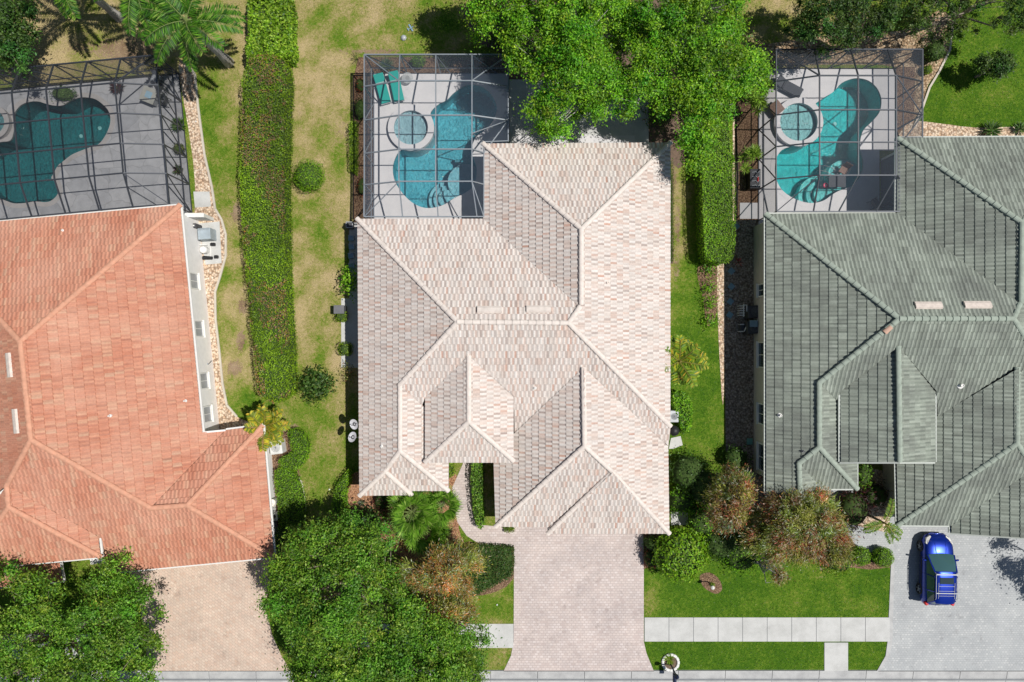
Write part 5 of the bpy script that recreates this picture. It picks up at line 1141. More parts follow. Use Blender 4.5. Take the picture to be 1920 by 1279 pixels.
# ---- blue car
def carpaint():
    m, nt, b = nodes('blue_car_paint'); b.inputs['Base Color'].default_value = (.002, .028, .33, 1); b.inputs['Metallic'].default_value = .6
    b.inputs['Roughness'].default_value = .32; b.inputs['Coat Weight'].default_value = .6; b.inputs['Coat Roughness'].default_value = .04; return m
def car():
    t = thing('parked_car', 'shiny blue sport utility vehicle with roof rails on the grey driveway', 'car', G(1745, 1062), rz=R(-1.0)); put = child(t)
    CP = carpaint(); L2 = 2.24
    # stations: y, half width, shoulder z, centre z, low z
    st = [(-2.24,.62,.62,.66,.42),(-2.20,.80,.80,.86,.34),(-2.05,.90,.98,1.05,.28),(-1.6,.925,1.04,1.10,.26),(-1.0,.935,1.05,1.1,.25),(-.2,.935,1.03,1.08,.25),(.55,.93,1.00,1.07,.25),(1.0,.925,.97,1.08,.26),(1.5,.91,.90,1.02,.27),(1.85,.87,.80,.92,.29),(2.08,.76,.68,.78,.32),(2.2,.58,.56,.64,.36),(2.24,.40,.50,.55,.42)]
    mb = MB(); rings = []
    for y, w_, sh, cz, lo in st:
        half = [(w_*.86, lo), (w_*.98, lo+.10), (w_, lo+(sh-lo)*.5), (w_*.985, sh-.09), (w_*.93, sh-.01), (w_*.78, sh+(cz-sh)*.45), (w_*.45, sh+(cz-sh)*.85), (0, cz)]
        rings.append([(x, y, z) for x, z in half]+[(-x, y, z) for x, z in half[-2::-1]])
    n = len(rings[0]); mb.v = [p for r_ in rings for p in r_]
    for i in range(len(rings)-1):
        for k in range(n-1): mb.f.append((i*n+k, i*n+k+1, (i+1)*n+k+1, (i+1)*n+k)); mb.m.append(0)
        mb.f.append((i*n+n-1, i*n, (i+1)*n, (i+1)*n+n-1)); mb.m.append(0)
    mb.f += [tuple(range(n)), tuple(range(len(rings)*n-1, (len(rings)-1)*n-1, -1))]; mb.m += [0, 0]
    body = put(mb, 'body', CP, smooth=True)
    body.data.polygons.foreach_set('use_smooth', [True]*len(body.data.polygons))
    # hood crease lines
    hb = MB()
    for sg in (-1, 1): hb.tube([(sg*.28, .98, 1.075), (sg*.33, 1.4, 1.035), (sg*.34, 1.8, .925)], .012, 5)
    put(hb, 'hood_crease', CP, body)
    gp = MB()
    for sg in (-1, 1):
        for y in (.78, -.18, -1.12): gp.bar((sg*.938, y, .36), (sg*.928, y, .99), .012, .012)
        gp.tube([(sg*.80, 1.08, 1.035), (sg*.80, 1.5, .97), (sg*.74, 1.85, .865)], .008, 4)
    gp.bar((-.74, 1.87, .862), (.74, 1.87, .862), .012, .012); gp.bar((-.60, -2.12, .98), (.60, -2.12, .98), .012, .012)
    put(gp, 'panel_gap', MT['black'], body)
    # cabin glass: loft between belt and roof
    def loft(rows, nm, mat, sm=False):
        m_ = MB(); n_ = len(rows[0]); m_.v = [p for r_ in rows for p in r_]
        for i in range(len(rows)-1):
            for k in range(n_-1): m_.f.append((i*n_+k, i*n_+k+1, (i+1)*n_+k+1, (i+1)*n_+k)); m_.m.append(0)
        return put(m_, nm, mat, smooth=sm)
    gl = glass('car_glass', (.05, .12, .125), .03)
    loft([[(-.80, 1.05, 1.04), (-.4, 1.13, 1.07), (0, 1.16, 1.08), (.4, 1.13, 1.07), (.80, 1.05, 1.04)], [(-.74, .60, 1.34), (-.37, .67, 1.38), (0, .69, 1.39), (.37, .67, 1.38), (.74, .60, 1.34)], [(-.66, .10, 1.60), (-.33, .14, 1.635), (0, .15, 1.64), (.33, .14, 1.635), (.66, .10, 1.60)]], 'windshield', gl, True)
    loft([[(-.80, -2.0, 1.06), (0, -2.08, 1.10), (.80, -2.0, 1.06)], [(-.64, -1.72, 1.52), (0, -1.78, 1.55), (.64, -1.72, 1.52)]], 'rear_window', gl, True)
    for sg in (-1, 1):
        loft([[(sg*.90, 1.02, 1.01), (sg*.905, 0, 1.05), (sg*.88, -1.2, 1.07), (sg*.82, -1.95, 1.06)], [(sg*.68, .10, 1.57), (sg*.70, -.2, 1.57), (sg*.69, -1.2, 1.55), (sg*.66, -1.68, 1.50)]], 'side_window', gl, True)
        pl = MB()
        for a, b_ in (((.84, 1.05, 1.03), (.68, .10, 1.60)), ((.91, -.15, 1.04), (.70, -.18, 1.58)), ((.89, -1.15, 1.06), (.69, -1.1, 1.57)), ((.80, -2.0, 1.06), (.64, -1.70, 1.54))):
            pl.bar((sg*a[0], a[1], a[2]), (sg*b_[0], b_[1], b_[2]), .08, .05)
        put(pl, 'window_pillar', CP)
    rows = []
    for y, w_, z in ((.18, .64, 1.62), (.12, .66, 1.64), (-.1, .67, 1.66), (-.7, .68, 1.67), (-1.3, .67, 1.655), (-1.7, .64, 1.60), (-1.86, .58, 1.57)):
        rows.append([(-w_, y, z-.06), (-w_*.93, y, z-.015), (-w_*.5, y, z+.015), (0, y, z+.02), (w_*.5, y, z+.015), (w_*.93, y, z-.015), (w_, y, z-.06)])
    rf = loft(rows, 'roof_panel', CP, True)
    s_ = MB(); s_.box((0, -.38, 1.69), (.86, .40, .02), bev=.005); put(s_, 'sunroof', MT['glass'], rf)
    s_ = MB()
    for y in (-.72, -1.02, -1.32): s_.bar((-.5, y, 1.69), (.5, y, 1.69), .018, .012)
    for sg in (-1, 1): s_.bar((sg*.5, -.5, 1.69), (sg*.5, -1.5, 1.67), .016, .012)
    put(s_, 'roof_rib', MT['grey'], rf)
    for cy, cw in ((.02, .07), (-1.15, .05)): s_ = MB(); s_.bar((-.66, cy, 1.72), (.66, cy, 1.72), cw, .025); put(s_, 'cross_bar', MT['grey'])
    for sg in (-1, 1):
        rr = MB(); rr.tube([(sg*.68, .12, 1.61), (sg*.68, .02, 1.71), (sg*.67, -1.45, 1.71), (sg*.655, -1.58, 1.62)], .018, 6); put(rr, 'roof_rail', MT['grey'])
        h_ = MB(); h_.add([(sg*.50, 2.17, .70), (sg*.74, 2.03, .74), (sg*.86, 1.72, .86), (sg*.78, 1.66, .90), (sg*.62, 1.95, .84), (sg*.47, 2.10, .76)], [(0, 1, 2, 3, 4, 5)]); h_.add([(sg*.50, 2.2, .60), (sg*.77, 2.04, .63), (sg*.885, 1.72, .78), (sg*.86, 1.72, .87), (sg*.74, 2.04, .75), (sg*.50, 2.18, .71)], [(0, 1, 2, 3, 4, 5)])
        put(h_, 'headlight', MT['white'])
        k = MB(); k.box((sg*.83, -2.06, .92), (.20, .22, .26), R(-sg*22), bev=.04); put(k, 'taillight', MT['red'])
        mi = MB(); mi.box((sg*1.03, .72, 1.03), (.22, .10, .15), R(sg*12), bev=.03); mi.bar((sg*.88, .72, .99), (sg*1.0, .72, 1.0), .05, .04); put(mi, 'side_mirror', CP)
        dl = MB(); dl.box((sg*.937, -.3, .55), (.02, 2.1, .10)); put(dl, 'side_cladding', MT['black'])
        for y in (1.38, -1.36):
            wh = Vector((sg*.85, y, .35)); ty = MB(); K = 22; prof = [(.22, -.10), (.33, -.11), (.35, -.06), (.35, .06), (.33, .11), (.22, .10)]
            vs_ = [wh+Vector((dx, r_*math.cos(k2*2*math.pi/K), r_*math.sin(k2*2*math.pi/K))) for r_, dx in prof for k2 in range(K)]
            ty.add(vs_, [(i*K+k2, i*K+(k2+1) % K, ((i+1) % 6)*K+(k2+1) % K, ((i+1) % 6)*K+k2) for i in range(6) for k2 in range(K)]); wo = put(ty, 'wheel', MT['black'])
            ri = MB()
            for k2 in range(5):
                a = k2*2*math.pi/5; ri.bar(wh+Vector((sg*.09, 0, 0)), wh+Vector((sg*.10, .22*math.cos(a), .22*math.sin(a))), .06, .03)
            put(ri, 'rim', MT['grey'], wo)
    g_ = MB(); g_.box((0, 2.20, .50), (.80, .08, .16), bev=.02); put(g_, 'grille', MT['black'])
    g_ = MB(); g_.box((0, 2.16, .32), (1.2, .14, .14), bev=.03); g_.box((0, -2.18, .40), (1.3, .16, .2), bev=.04); put(g_, 'bumper', MT['dark'])
    g_ = MB(); g_.box((0, -2.235, .78), (.34, .02, .15)); put(g_, 'number_plate', MT['white'])
    g_ = MB()
    for sg in (-1, 1): g_.bar((sg*.05, 1.07, 1.10), (sg*.62, 1.0, 1.08), .02, .02)
    put(g_, 'wiper', MT['black'])
    s_ = MB()
    for sg in (-.38, .38): s_.box((sg, -.05, .95), (.5, .5, .2), bev=.08); s_.box((sg, -.32, 1.2), (.48, .14, .5), bev=.06)
    put(s_, 'seats', MT['mid'])
car()
# ---- loungers
def lounger(label, px, py, rz, mats, group=None, back=.5):
    t = thing('sun_lounger', label, 'sun lounger', G(px, py, .05), group, rz); put = child(t); fr = MB()
    for sx in (-.3, .3): fr.bar((sx, -.95, .28), (sx, .95, .28), .05, .05)
    for y in (-.93, 0, .93): fr.bar((-.3, y, .28), (.3, y, .28), .04, .04)
    put(fr, 'frame', MT['grey'])
    for sx in (-.3, .3):
        for y in (-.8, .7): l = MB(); l.bar((sx, y, 0), (sx, y, .27), .05, .05); put(l, 'leg', MT['grey'])
    m_ = MB(); m_.box((0, -.30, .36), (.66, 1.22, .09), bev=.03); put(m_, 'seat_cushion', mats[0])
    m_ = MB(); m_.box((0, .62, .36+.31*math.sin(back)), (.66, .66, .09), tilt=back, bev=.03); put(m_, 'back_cushion', mats[0])
    m_ = MB(); m_.box((0, .36, .43+.05), (.60, .10, .05), tilt=back, bev=.02); put(m_, 'pillow', mats[1])
lounger('teal cushioned sun lounger, the one nearest the left screen wall', 719, 172, R(15), (MT['teal'], MT['tealpale']), 'teal sun loungers by the pool')
lounger('teal cushioned sun lounger, the one farther from left screen wall', 745, 168, R(12), (MT['teal'], MT['tealpale']), 'teal sun loungers by the pool')
lounger('charcoal sling sun lounger at the top of turquoise pool deck', 1474, 168, R(62), (MT['charcoal'], MT['dark']))
# ---- tables and chairs
def round_table(label, px, py, r_, h, mt, mp, base_z=.05):
    t = thing('side_table', label, 'table', G(px, py, base_z)); put = child(t)
    m_ = MB(); m_.lathe((0, 0, 0), [(r_*.97, h-.03), (r_, h-.02), (r_, h-.005), (r_*.97, h)], 28); put(m_, 'tabletop', mt)
    m_ = MB(); m_.lathe((0, 0, 0), [(r_*.6, 0), (r_*.6, .03), (.04, .05), (.035, h-.04), (r_*.4, h-.03)], 16); put(m_, 'pedestal', mp)
MT['tglass'] = screenmat('frosted_table_glass', .55, (.5, .52, .52))
round_table('small round glass table at the head of the teal loungers', 766, 152, .36, .45, MT['tglass'], MT['grey'])
def square_table(label, px, py, wd, ln, h, rz, mt, ml, extra=None, bz=.05, name='table'):
    t = thing(name, label, 'table', G(px, py, bz), None, rz); put = child(t)
    m_ = MB(); m_.box((0, 0, h-.02), (wd, ln, .045), bev=.01); put(m_, 'tabletop', mt)
    for sx in (-1, 1):
        for sy in (-1, 1): l = MB(); l.bar((sx*(wd/2-.06), sy*(ln/2-.06), 0), (sx*(wd/2-.06), sy*(ln/2-.06), h-.04), .05, .05); put(l, 'leg', ml)
    if extra: extra(t, put)
    return t
def slats(t, put):
    m_ = MB(); m_.box((0, 0, .452), (.03, .8, .006)); m_.box((.18, 0, .452), (.01, .8, .006)); m_.box((-.18, 0, .452), (.01, .8, .006)); put(m_, 'table_groove', MT['black'])
square_table('dark brown square side table next to the raised round spa', 1450, 208, .8, .8, .47, R(38), MT['wood'], MT['black'], slats, name='side_table')
def firetop(t, put):
    m_ = MB(); m_.box((0, .02, .66), (.42, .42, .02), bev=.005); put(m_, 'fire_insert', MT['slate'])
    m_ = MB(); m_.box((0, 0, .3), (.8, .8, .56), bev=.01); put(m_, 'table_base', MT['mid'])
square_table('square grey fire table with blue centre in the enclosure corner', 289, 186, .95, .95, .66, R(-22), flat('weathered_top', (.30, .30, .27), .8), MT['mid'], firetop, name='fire_table')
def chair(label, px, py, rz, frame, seatm, group=None, bz=.05, rocker=False):
    t = thing('patio_chair', label, 'chair', G(px, py, bz), group, rz); put = child(t)
    m_ = MB(); m_.box((0, 0, .42), (.52, .50, .05), bev=.02); put(m_, 'seat', seatm)
    m_ = MB(); m_.box((0, .27, .70), (.50, .04, .52), tilt=R(-12), bev=.015); put(m_, 'backrest', seatm)
    for sx in (-1, 1):
        for y in (-.22, .24): l = MB(); l.bar((sx*.25, y, 0), (sx*.25, y, .42), .035, .035); put(l, 'leg', frame)
        a = MB(); a.tube([(sx*.28, -.22, .42), (sx*.29, -.2, .62), (sx*.29, .24, .64)], .02, 6); put(a, 'armrest', frame)
chair('dark patio chair above the fire table', 298, 152, R(-20), MT['dark'], MT['grey'], 'patio chairs round the fire table')
chair('dark patio chair right of the fire table by the wall', 314, 194, R(-108), MT['dark'], MT['charcoal'], 'patio chairs round the fire table')
chair('dark patio chair at the upper right of the fire table', 305, 165, R(-60), MT['dark'], MT['charcoal'], 'patio chairs round the fire table')
# shaded furniture on the shelf and deck under the eave of the green roofed house
square_table('slatted rectangular table standing at the pool tanning shelf', 1566, 342, 1.1, .8, .6, 0, MT['charcoal'], MT['black'], bz=-.30)
chair('dark chair left of the slatted shelf table in turquoise pool', 1580, 320, R(-30), MT['black'], MT['wood'], bz=-.30)
chair('dark lounge chair on shaded deck right of the turquoise pool', 1660, 320, R(90), MT['black'], MT['dark'])
chair('dark chair on shaded deck near bottom of turquoise pool', 1634, 384, R(120), MT['black'], MT['charcoal'])
# pool ladder rail
def ladder(label, px, py, rz):
    t = thing('pool_handrail', label, 'handrail', G(px, py, .05), None, rz); put = child(t); m_ = MB()
    for sx in (-.2, .2): m_.tube([(sx, .3, 0), (sx, .3, .7), (sx, .2, .85), (sx, 0, .85), (sx, -.35, .45), (sx, -.5, .0)], .022, 7)
    put(m_, 'rail', MT['grey'])
ladder('grey metal handrail at the curved steps of turquoise pool', 1545, 326, R(-130))
def float_(label, px, py):
    t = thing('pool_float', label, 'pool float', G(px, py, -.05)); put = child(t); m_ = MB(); K = 16; vs_ = []
    for i in range(K):
        a = i*2*math.pi/K
        for j in range(8): b_ = j*2*math.pi/8; vs_.append(((.12+.05*math.cos(b_))*math.cos(a), (.12+.05*math.cos(b_))*math.sin(a), .05+.05*math.sin(b_)))
    m_.add(vs_, [(i*8+j, ((i+1) % K)*8+j, ((i+1) % K)*8+(j+1) % 8, i*8+(j+1) % 8) for i in range(K) for j in range(8)]); put(m_, 'ring', flat('pink', (.75, .08, .16), .4), smooth=True)
    m_ = MB(); m_.lathe((0, 0, 0), [(.03, .03), (.10, .04), (.10, .07), (.03, .08)], 12); put(m_, 'cup', MT['white'])
float_('small pink ring float beside the curved pool steps', 1548, 348)
# skimmer lids / pool lights: white discs on floors
for lab, x, y, z in (('round white drain cover on the turquoise pool floor', 1565, 233, -1.58), ('small white drain cover on dark teal pool floor, upper', 187, 241, -1.58), ('small white drain cover on dark teal pool floor, lower', 152, 256, -1.58)):
    m_ = MB(); c = W(x, y, z); m_.lathe((0, 0, 0), [(.13, 0), (.13, .02), (.10, .035), (.03, .035)], 18); o = m_.build('drain_cover', MT['white']); o.location = c; tag(o, lab, 'drain cover')
# ---- equipment
def acunit(label, px, py, wd, dp, h, rz, mat, h0=.05, grille=True, name='air_conditioner'):
    t = thing(name, label, 'air conditioner', G(px, py, h0), None, rz); put = child(t); m_ = MB(); m_.box((0, 0, h/2), (wd, dp, h), bev=.03); put(m_, 'housing', mat)
    if grille:
        g_ = MB(); r_ = min(wd, dp)*.36
        for k in range(5):
            q = r_*(k+1)/5; g_.tube([(q*math.cos(a), q*math.sin(a), h+.012) for a in np.linspace(0, 2*math.pi, 22)], .008, 4, cap=False)
        for k in range(6): a = k*math.pi/6; g_.bar((-r_*math.cos(a), -r_*math.sin(a), h+.012), (r_*math.cos(a), r_*math.sin(a), h+.012), .01, .01)
        put(g_, 'fan_grille', MT['mid'])
    else:
        g_ = MB()
        for k in range(9): g_.box((-wd*.42+wd*.84*k/8, dp*.40, h+.006), (.02, .14, .012))
        put(g_, 'vent_slot', MT['mid'])
acunit('blue grey pool heater on the equipment slab beside orange roof', 395, 443, .80, .72, .95, R(4), flat('heater_blue_grey', (.36, .42, .46), .5), grille=False, name='pool_heater')
acunit('white cooling unit beside hedge shaped like the letter D', 525, 836, .78, .86, .85, R(8), flat('unit_white', (.72, .72, .70), .5), h0=0.0)
acunit('pale grey cooling unit partly under right cream roof edge', 1259, 779, .55, .75, .8, 0, MT['grey'], h0=0.0)
acunit('dark cooling unit in shade at wall, upper of two', 1409, 586, .95, .8, .8, R(3), MT['dark'], h0=.0)
acunit('dark cooling unit in shade at wall, lower of two', 1407, 615, .9, .8, .8, R(3), MT['dark'], h0=.0)
def piping(label, px, py, segs, mat, name='pool_pump', cat='pump', box=None, r_=.035, rz=0):
    t = thing(name, label, cat, G(px, py, .05), None, rz); put = child(t)
    if box: m_ = MB(); m_.box((box[3] if len(box) > 3 else 0, 0, box[2]/2), box[:3], bev=.03); put(m_, 'housing', MT['dark'])
    for s_ in segs: m_ = MB(); m_.tube([Vector(p) for p in s_], r_, 7); put(m_, 'pipe', mat)
    return put
piping('white plumbing manifold rack beside two dark cooling units', 1388, 585, [[(-.2, y, .1), (-.2, y, .5), (.1, y, .5)] for y in (.35, .2, .05, -.1, -.25)]+[[(0, .45, .6), (0, -.35, .6)], [(0, .4, .6), (.2, .4, .6), (.25, .0, .5), (.55, -.3, .5)], [(.2, .35, .62), (.2, .0, .62)]], MT['white'], 'pipe_rack', 'pipes')
piping('white plumbing and dark pump at lower dark cooling unit', 1388, 615, [[(-.15, .2, .1), (-.15, .2, .4), (.1, .2, .4)], [(.1, -.25, .4), (.25, .1, .45)], [(-.2, -.25, .1), (-.2, -.25, .4), (.05, -.25, .4)]], MT['white'], 'pool_pump', 'pump', (.3, .5, .35))
put = piping('pool pump with black barrel on slab below blue grey heater', 388, 470, [[(-.3, .3, .1), (-.3, .3, .3), (.2, .3, .3)], [(.3, .5, .1), (.3, -.4, .15), (.0, -.5, .2)]], MT['white'])
m_ = MB(); m_.lathe((-.02, -.02, 0), [(.24, 0), (.24, .42), (.2, .5), (.05, .53)], 20); put(m_, 'filter_tank', MT['white'])
m_ = MB(); m_.tube([(-.15, -.5, .18), (.45, -.52, .18)], [.13, .10], 10); m_.box((.72, -.45, .2), (.22, .2, .25), bev=.03); m_.box((.5, .35, .2), (.28, .2, .25), bev=.03); put(m_, 'motor', MT['black'])
def cabinet(label, px, py, wd, dp, h, mat, parts, name='storage_box', cat='storage box', rz=0):
    t = thing(name, label, cat, G(px, py, .05), None, rz); put = child(t); m_ = MB(); m_.box((0, 0, h/2), (wd, dp, h), bev=.02); put(m_, 'box_body', mat)
    for nm, c, d, mt in parts: m_ = MB(); m_.box(c, d, bev=.01); put(m_, nm, mt)
    return put
put = cabinet('black outdoor spa pump box with pale fittings outside dark enclosure', 1408, 341, .68, 1.25, .75, MT['black'], [('lid', (0, 0, .76), (.66, 1.2, .03), MT['dark'])], 'pump_box', 'pump box')
m_ = MB()
for k in range(4): m_.tube([(-.22, -.45+k*.28, .80), (.0, -.42+k*.28, .84), (.1, -.55+k*.3, .82), (.25, -.4+k*.28, .8)], .025, 6)
m_.tube([(.26, -.5, .8), (.26, .5, .8)], .02, 5); put(m_, 'fitting', MT['grey'])
m_ = MB(); m_.box((.15, -.05, .83), (.08, .3, .06), bev=.02); put(m_, 'hose', MT['red'])
cabinet('dark grey lidded box against gravel strip by clipped square shrub', 642, 582, .62, .50, .85, MT['charcoal'], [('lid', (0, 0, .86), (.66, .54, .04), flat('bin_grey', (.16, .16, .17), .5))], 'storage_bin', 'storage bin')
cabinet('dark cooler chest with pale rim in left wall shadow', 659, 425, .40, .42, .55, MT['dark'], [('rim', (0, .18, .56), (.44, .05, .04), MT['grey']), ('rim', (0, -.18, .56), (.44, .05, .04), MT['grey']), ('rim', (.2, 0, .56), (.05, .30, .04), MT['grey']), ('rim', (-.2, 0, .56), (.05, .30, .04), MT['grey'])], 'cooler_box', 'cooler')
for i, (y, lab) in enumerate([(448, 'pale blue plastic crate in left wall shadow, topmost of four'), (464, 'pale blue plastic crate in left wall shadow, second of four'), (481, 'pale blue plastic crate in left wall shadow, third of four'), (500, 'pale blue plastic crate in left wall shadow, lowest of four')]):
    t = thing('crate', lab, 'crate', G(660+(i % 2), y, .02), 'crates along the shaded left wall', R(4*i)); put = child(t); m_ = MB(); m_.box((0, 0, .15), (.36, .34, .28), bev=.02); put(m_, 'crate_body', MT['slate']); m_ = MB(); m_.box((0, .16, .31), (.36, .04, .03)); m_.box((.16, -.02, .31), (.04, .3, .03)); put(m_, 'handle', MT['grey'])
cabinet('small black wall box on white wall beside orange roof', 376, 428, .28, .28, .9, MT['dark'], [('gauge', (0, 0, .915), (.09, .09, .02), MT['white'])], 'control_box', 'control box', R(5))
# kettle grill at right wall
def grill(label, px, py, c):
    t = thing('kettle_grill', label, 'grill', G(px, py, .03)); put = child(t)
    m_ = MB(); m_.lathe((0, 0, 0), [(.10, .55), (.28, .68), (.33, .84), (.33, .88), (.27, 1.02), (.12, 1.1), (.03, 1.12)], 22); put(m_, 'bowl', c, smooth=True)
    for k in range(3): a = k*2.094; l = MB(); l.bar((.12*math.cos(a), .12*math.sin(a), .62), (.32*math.cos(a), .32*math.sin(a), 0), .03, .03); put(l, 'leg', MT['grey'])
    m_ = MB(); m_.bar((-.06, 0, 1.16), (.06, 0, 1.16), .03, .03); m_.bar((-.06, 0, 1.1), (-.06, 0, 1.16), .02, .02); m_.bar((.06, 0, 1.1), (.06, 0, 1.16), .02, .02); put(m_, 'handle', MT['black'])
grill('black kettle grill on concrete step at right wall', 1258, 805, MT['black'])
def bucket(label, px, py, c, r_=.26, h=.5, name='water_bowl', cat='barrel', lid=None):
    t = thing(name, label, cat, G(px, py, .02)); put = child(t); m_ = MB(); m_.lathe((0, 0, 0), [(r_*.8, 0), (r_, h*.9), (r_*1.04, h), (r_*.95, h), (r_*.88, h*.8), (.03, h*.78)], 22); put(m_, 'bowl', c, smooth=False)
    m_ = MB(); m_.tube([(r_, .0, h*.9), (r_+.12, .1, h*.9), (r_+.12, .22, h*.6)], .02, 5); put(m_, 'tap', MT['black'])
bucket('blue round water barrel at white wall beside orange roof', 391, 683, flat('barrel_blue', (.16, .28, .42), .5), .30, .8, 'rain_barrel')
bucket('white round water softener tank by curved hedge', 519, 938, flat('tank_white', (.74, .70, .64), .5), .25, .9, 'water_tank', 'tank')
cabinet('white utility box below the round white tank', 520, 966, .4, .5, .5, MT['white'], [('valve', (0, .05, .53), (.16, .2, .06), MT['black'])], 'utility_box', 'utility box', R(5))
cabinet('slanted white utility box lowest on orange roofed wing wall', 520, 1000, .5, .5, .45, MT['white'], [('lid', (0, 0, .47), (.46, .46, .03), MT['grey'])], 'utility_box', 'utility box', R(-25))
# satellite dishes
def dish(label, px, py, az, tilt, group):
    c = W(px, py, 2.75); t = thing('satellite_dish', label, 'satellite dish', c, group); put = child(t)
    Mx = Matrix.Rotation(az, 3, 'Z') @ Matrix.Rotation(tilt, 3, 'Y'); m_ = MB(); K = 24; vs_ = [Mx @ Vector((0, 0, 0))]
    rg = [(.12, .005), (.22, .018), (.32, .04)]
    for r_, z in rg: vs_ += [Mx @ Vector((r_*math.cos(k*2*math.pi/K)*.9, r_*math.sin(k*2*math.pi/K), z)) for k in range(K)]
    fs = [(0, 1+k, 1+(k+1) % K) for k in range(K)]
    for i in range(2):
        for k in range(K): j = (k+1) % K; fs.append((1+i*K+k, 1+i*K+j, 1+(i+1)*K+j, 1+(i+1)*K+k))
    b0 = len(vs_); vs_ += [Vector(v)-Mx @ Vector((0, 0, .02)) for v in vs_[:b0]]; fs += [tuple(b0+i for i in f_[::-1]) for f_ in fs]
    m_.add(vs_, fs); put(m_, 'reflector', flat('dish_grey', (.66, .66, .68), .5), smooth=True)
    m_ = MB(); a = Mx @ Vector((-.30, 0, .03)); e = Mx @ Vector((-.10, 0, .36)); m_.tube([a, e], .012, 5); m_.box(e, (.07, .05, .10), bev=.01); put(m_, 'feed_arm', MT['dark'])
    m_ = MB(); m_.tube([Mx @ Vector((0, 0, -.03)), Vector((.25, -.05, -.25)), Vector((.50, -.05, -.15))], .022, 6); m_.tube([Vector((.25, -.05, -.25)), Vector((.48, -.2, -.1))], .014, 5); put(m_, 'bracket', MT['white'])
dish('grey satellite dish on left eave of cream roof, upper of two', 664, 796, R(200), R(22), 'satellite dishes')
dish('grey satellite dish on left eave of cream roof, lower of two', 661, 820, R(150), R(30), 'satellite dishes')
# lamp post on the verge inside a stone ring, garden lamp
def ring(label, px, py, r_):
    t = thing('stone_edging', label, 'edging stones', G(px, py)); put = child(t)
    for k in range(13):
        a = k*2*math.pi/13; m_ = MB(); m_.box((r_*math.cos(a), r_*math.sin(a), .06), (.17, .24, .13), a, bev=.03); put(m_, 'stone', MT['white'])
    m_ = MB(); m_.lathe((0, 0, 0), [(r_-.05, .0), (r_-.05, .03), (.02, .04)], 22); put(m_, 'soil', MT['soil'])
ring('ring of whitish edging stones around the street mailbox post', 1257, 1242, .50)
rosette('small_plant', 'yellow green plant inside the ring of whitish stones', 'plant', 1255, 1238, 13, .35, LIME, 60, .04)
def lamp():
    t = thing('mailbox', 'dark blue post mailbox with curved bracket standing in stone ring', 'mailbox', G(1257, 1245)); put = child(t)
    DB = flat('navy_paint', (.015, .022, .06), .4)
    m_ = MB(); m_.lathe((0, 0, 0), [(.09, 0), (.09, .08), (.05, .14), (.045, 1.5), (.07, 1.53), (.05, 1.60), (.015, 1.72)], 12); put(m_, 'post', DB)
    m_ = MB(); m_.tube([(0, 0, .95), (-.05, -.25, 1.0), (0, -.45, 1.06)], .03, 6); m_.tube([(0, 0, .7), (0, -.25, .82), (0, -.38, 1.04)], .02, 6); put(m_, 'bracket', DB)
    m_ = MB(); K = 10; y0, y1 = -.62, -.10; vs_ = []
    for y in (y0, y1): vs_ += [(-.11, y, 1.08), (.11, y, 1.08)]+[(.11*math.cos(math.pi*k/K), y, 1.22+.11*math.sin(math.pi*k/K)) for k in range(K+1)]
    n_ = K+3; m_.add(vs_, [(i, (i+1) % n_, n_+(i+1) % n_, n_+i) for i in range(n_)]+[tuple(range(n_)), tuple(range(2*n_-1, n_-1, -1))]); bx = put(m_, 'mailbox_body', DB)
    m_ = MB(); m_.box((0, -.63, 1.18), (.2, .02, .18), bev=.008); put(m_, 'mailbox_door', MT['dark'], bx)
    m_ = MB(); m_.lathe((0, 0, 1.55), [(.05, 0), (.12, .05), (.14, .26), (.08, .36), (.02, .42)], 8); put(m_, 'lantern', DB)
lamp()
def garden():
    t = thing('garden_lamp', 'white capped garden lamp in oval mulch bed on front lawn', 'lamp', G(1327, 1091)); put = child(t)
    m_ = MB(); m_.lathe((0, 0, 0), [(.035, 0), (.03, .95)], 10); put(m_, 'post', MT['black'])
    m_ = MB(); m_.lathe((0, 0, 0), [(.06, .93), (.11, .96), (.12, 1.14), (.06, 1.2), (.02, 1.22)], 14); put(m_, 'lamp_head', MT['white'])
garden()
# stepping stones
for i, (x, y) in enumerate(((1380,425),(1371,509),(1371,538),(1369,566),(1368,591))):
    m_ = MB(); m_.box((0, 0, .03), (.36, .36, .06), bev=.012); o = m_.build('stepping_stone', MT['slate']); o.location = G(x, y, .01); o.rotation_euler = (0, 0, R(43+i*3))
    tag(o, ['blue grey diamond stepping stone nearest the white enclosure step', 'blue grey diamond stepping stone beside the striped star plant', 'blue grey diamond stepping stone third from enclosure step', 'blue grey diamond stepping stone just above the pipe rack', 'blue grey diamond stepping stone left of the pipe rack'][i], 'stepping stone', 'stepping stones in shaded gravel')
m_ = MB(); m_.box((0, 0, .06), (.36, .40, .12), bev=.015); m_.box((0, 0, .125), (.28, .32, .01)); o = m_.build('valve_box', flat('lid_teal', (.16, .36, .32), .6)); o.location = G(1405, 828, .01); tag(o, 'square teal valve box lid in shaded gravel strip', 'valve box')
m_ = MB(); m_.box((0, 0, .10), (.5, .42, .06), bev=.015); m_.box((0, 0, .04), (.42, .36, .07)); o = m_.build('valve_box', MT['slate']); o.location = G(1404, 608, .82); tag(o, 'pale blue lid lying between the two dark cooling units', 'lid')
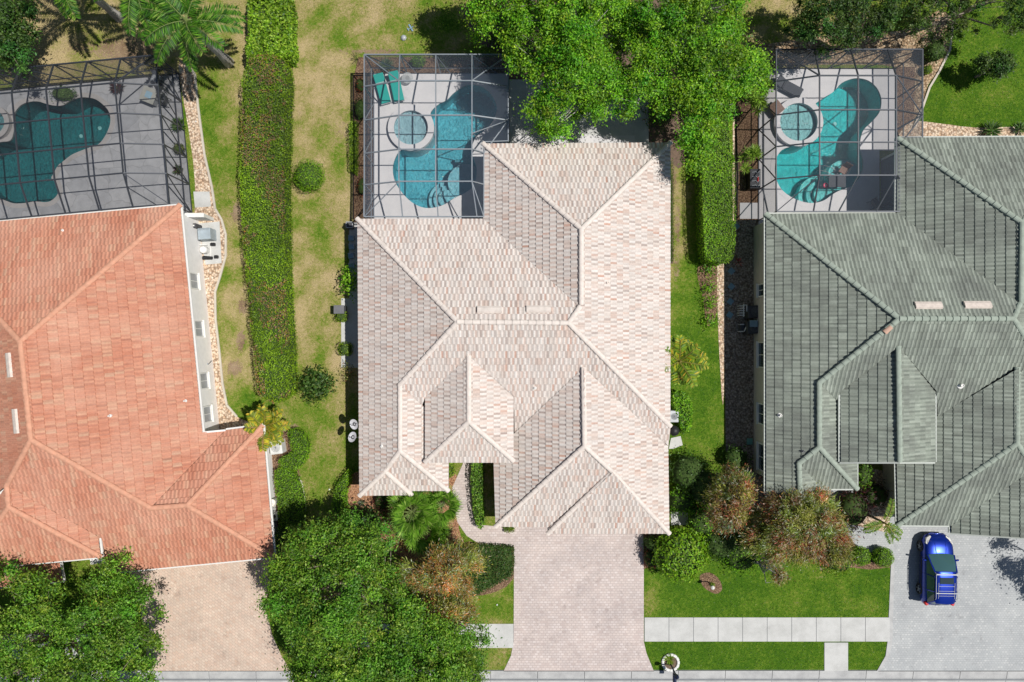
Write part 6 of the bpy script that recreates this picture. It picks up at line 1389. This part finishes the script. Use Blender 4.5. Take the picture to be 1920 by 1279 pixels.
# small finds on the grass
def sprinkler(lab, x, y):
    m_ = MB(); m_.lathe((0, 0, 0), [(.05, 0), (.05, .06), (.03, .08)], 10); o = m_.build('sprinkler_head', MT['white']); o.location = G(x, y, .01); tag(o, lab, 'sprinkler')
sprinkler('white sprinkler head in the clipped letter D hedge shadow', 618, 918); sprinkler('small white sprinkler head at grass edge by gravel bed', 368, 229); sprinkler('white sprinkler cap in olive grass beside pink driveway', 932, 1134)
t = thing('toy_plane', 'small pale blue toy glider lying on dry lawn', 'toy', G(770, 54, .03), None, R(30)); put = child(t)
m_ = MB(); m_.tube([(-.2, 0, .04), (.2, 0, .04)], [.02, .03], 6); put(m_, 'fuselage', MT['slate']); m_ = MB(); m_.box((.03, 0, .05), (.10, .5, .015)); m_.box((-.18, 0, .05), (.06, .2, .012)); put(m_, 'wing', MT['slate'])
t = thing('rock', 'small grey rock on dry lawn below the toy glider', 'rock', G(757, 72, .0)); put = child(t)
m_ = MB(); m_.lathe((0, 0, 0), [(.16, -.02), (.2, .06), (.13, .16), (.04, .2)], 7); put(m_, 'rock_body', MT['grey'])
# thin black metal garden edging beside the enclosures
def edging(lab, P, h=.12):
    m_ = MB(); Q = [G(*p) for p in P]
    for a, b_ in zip(Q, Q[1:]): m_.bar(a+Vector((0, 0, h/2)), b_+Vector((0, 0, h/2)), .04, h)
    c = Q[0]; o = m_.build('garden_edging', MT['black']); tag(o, lab, 'garden edging')
edging('thin dark edging strip left of teal lounger enclosure', [(703, 142), (663, 143), (663, 412)])
edging('thin dark edging line beside the dark enclosure mulch bed', [(1378, 120), (1380, 240), (1383, 330), (1381, 411)])
MT['curbstone'] = concrete('curb_stone', (.62, .56, .47), (.5, .45, .38))
def curb(lab, P):
    m_ = MB(); Q = [G(*p) for p in P]
    for a, b_ in zip(Q, Q[1:]): m_.bar(a+Vector((0, 0, .04)), b_+Vector((0, 0, .04)), .13, .1)
    o = m_.build('garden_edging', MT['curbstone']); tag(o, lab, 'garden edging')
curb('pale curved edging of gravel bed next to orange roofed house', [(352,124),(366,140),(372,200),(384,290),(398,352),(404,392),(416,412),(424,440),(424,480),(413,520),(404,548),(405,600),(412,660),(418,720),(426,760),(445,782)])
curb('pale curved edging of litter bed beside the lush grass', [(1785,50),(1780,95),(1760,135),(1742,165),(1728,205),(1712,240)])
curb('pale curved edging between side lawn and rounded hedges', [(553,888),(566,905),(573,950),(570,990)])
# small wall piece at the corner of the orange roofed enclosure
t = thing('wing_wall', 'short white wall stub at the enclosure end of orange roofed house', 'wall', G(385, 412)); put = child(t)
m_ = MB(); m_.box((0, 0, .75), (1.15, .2, 1.5)); put(m_, 'wall_body', MT['white']); m_ = MB(); m_.box((0, 0, 1.53), (1.2, .26, .06)); put(m_, 'coping', MT['white'])
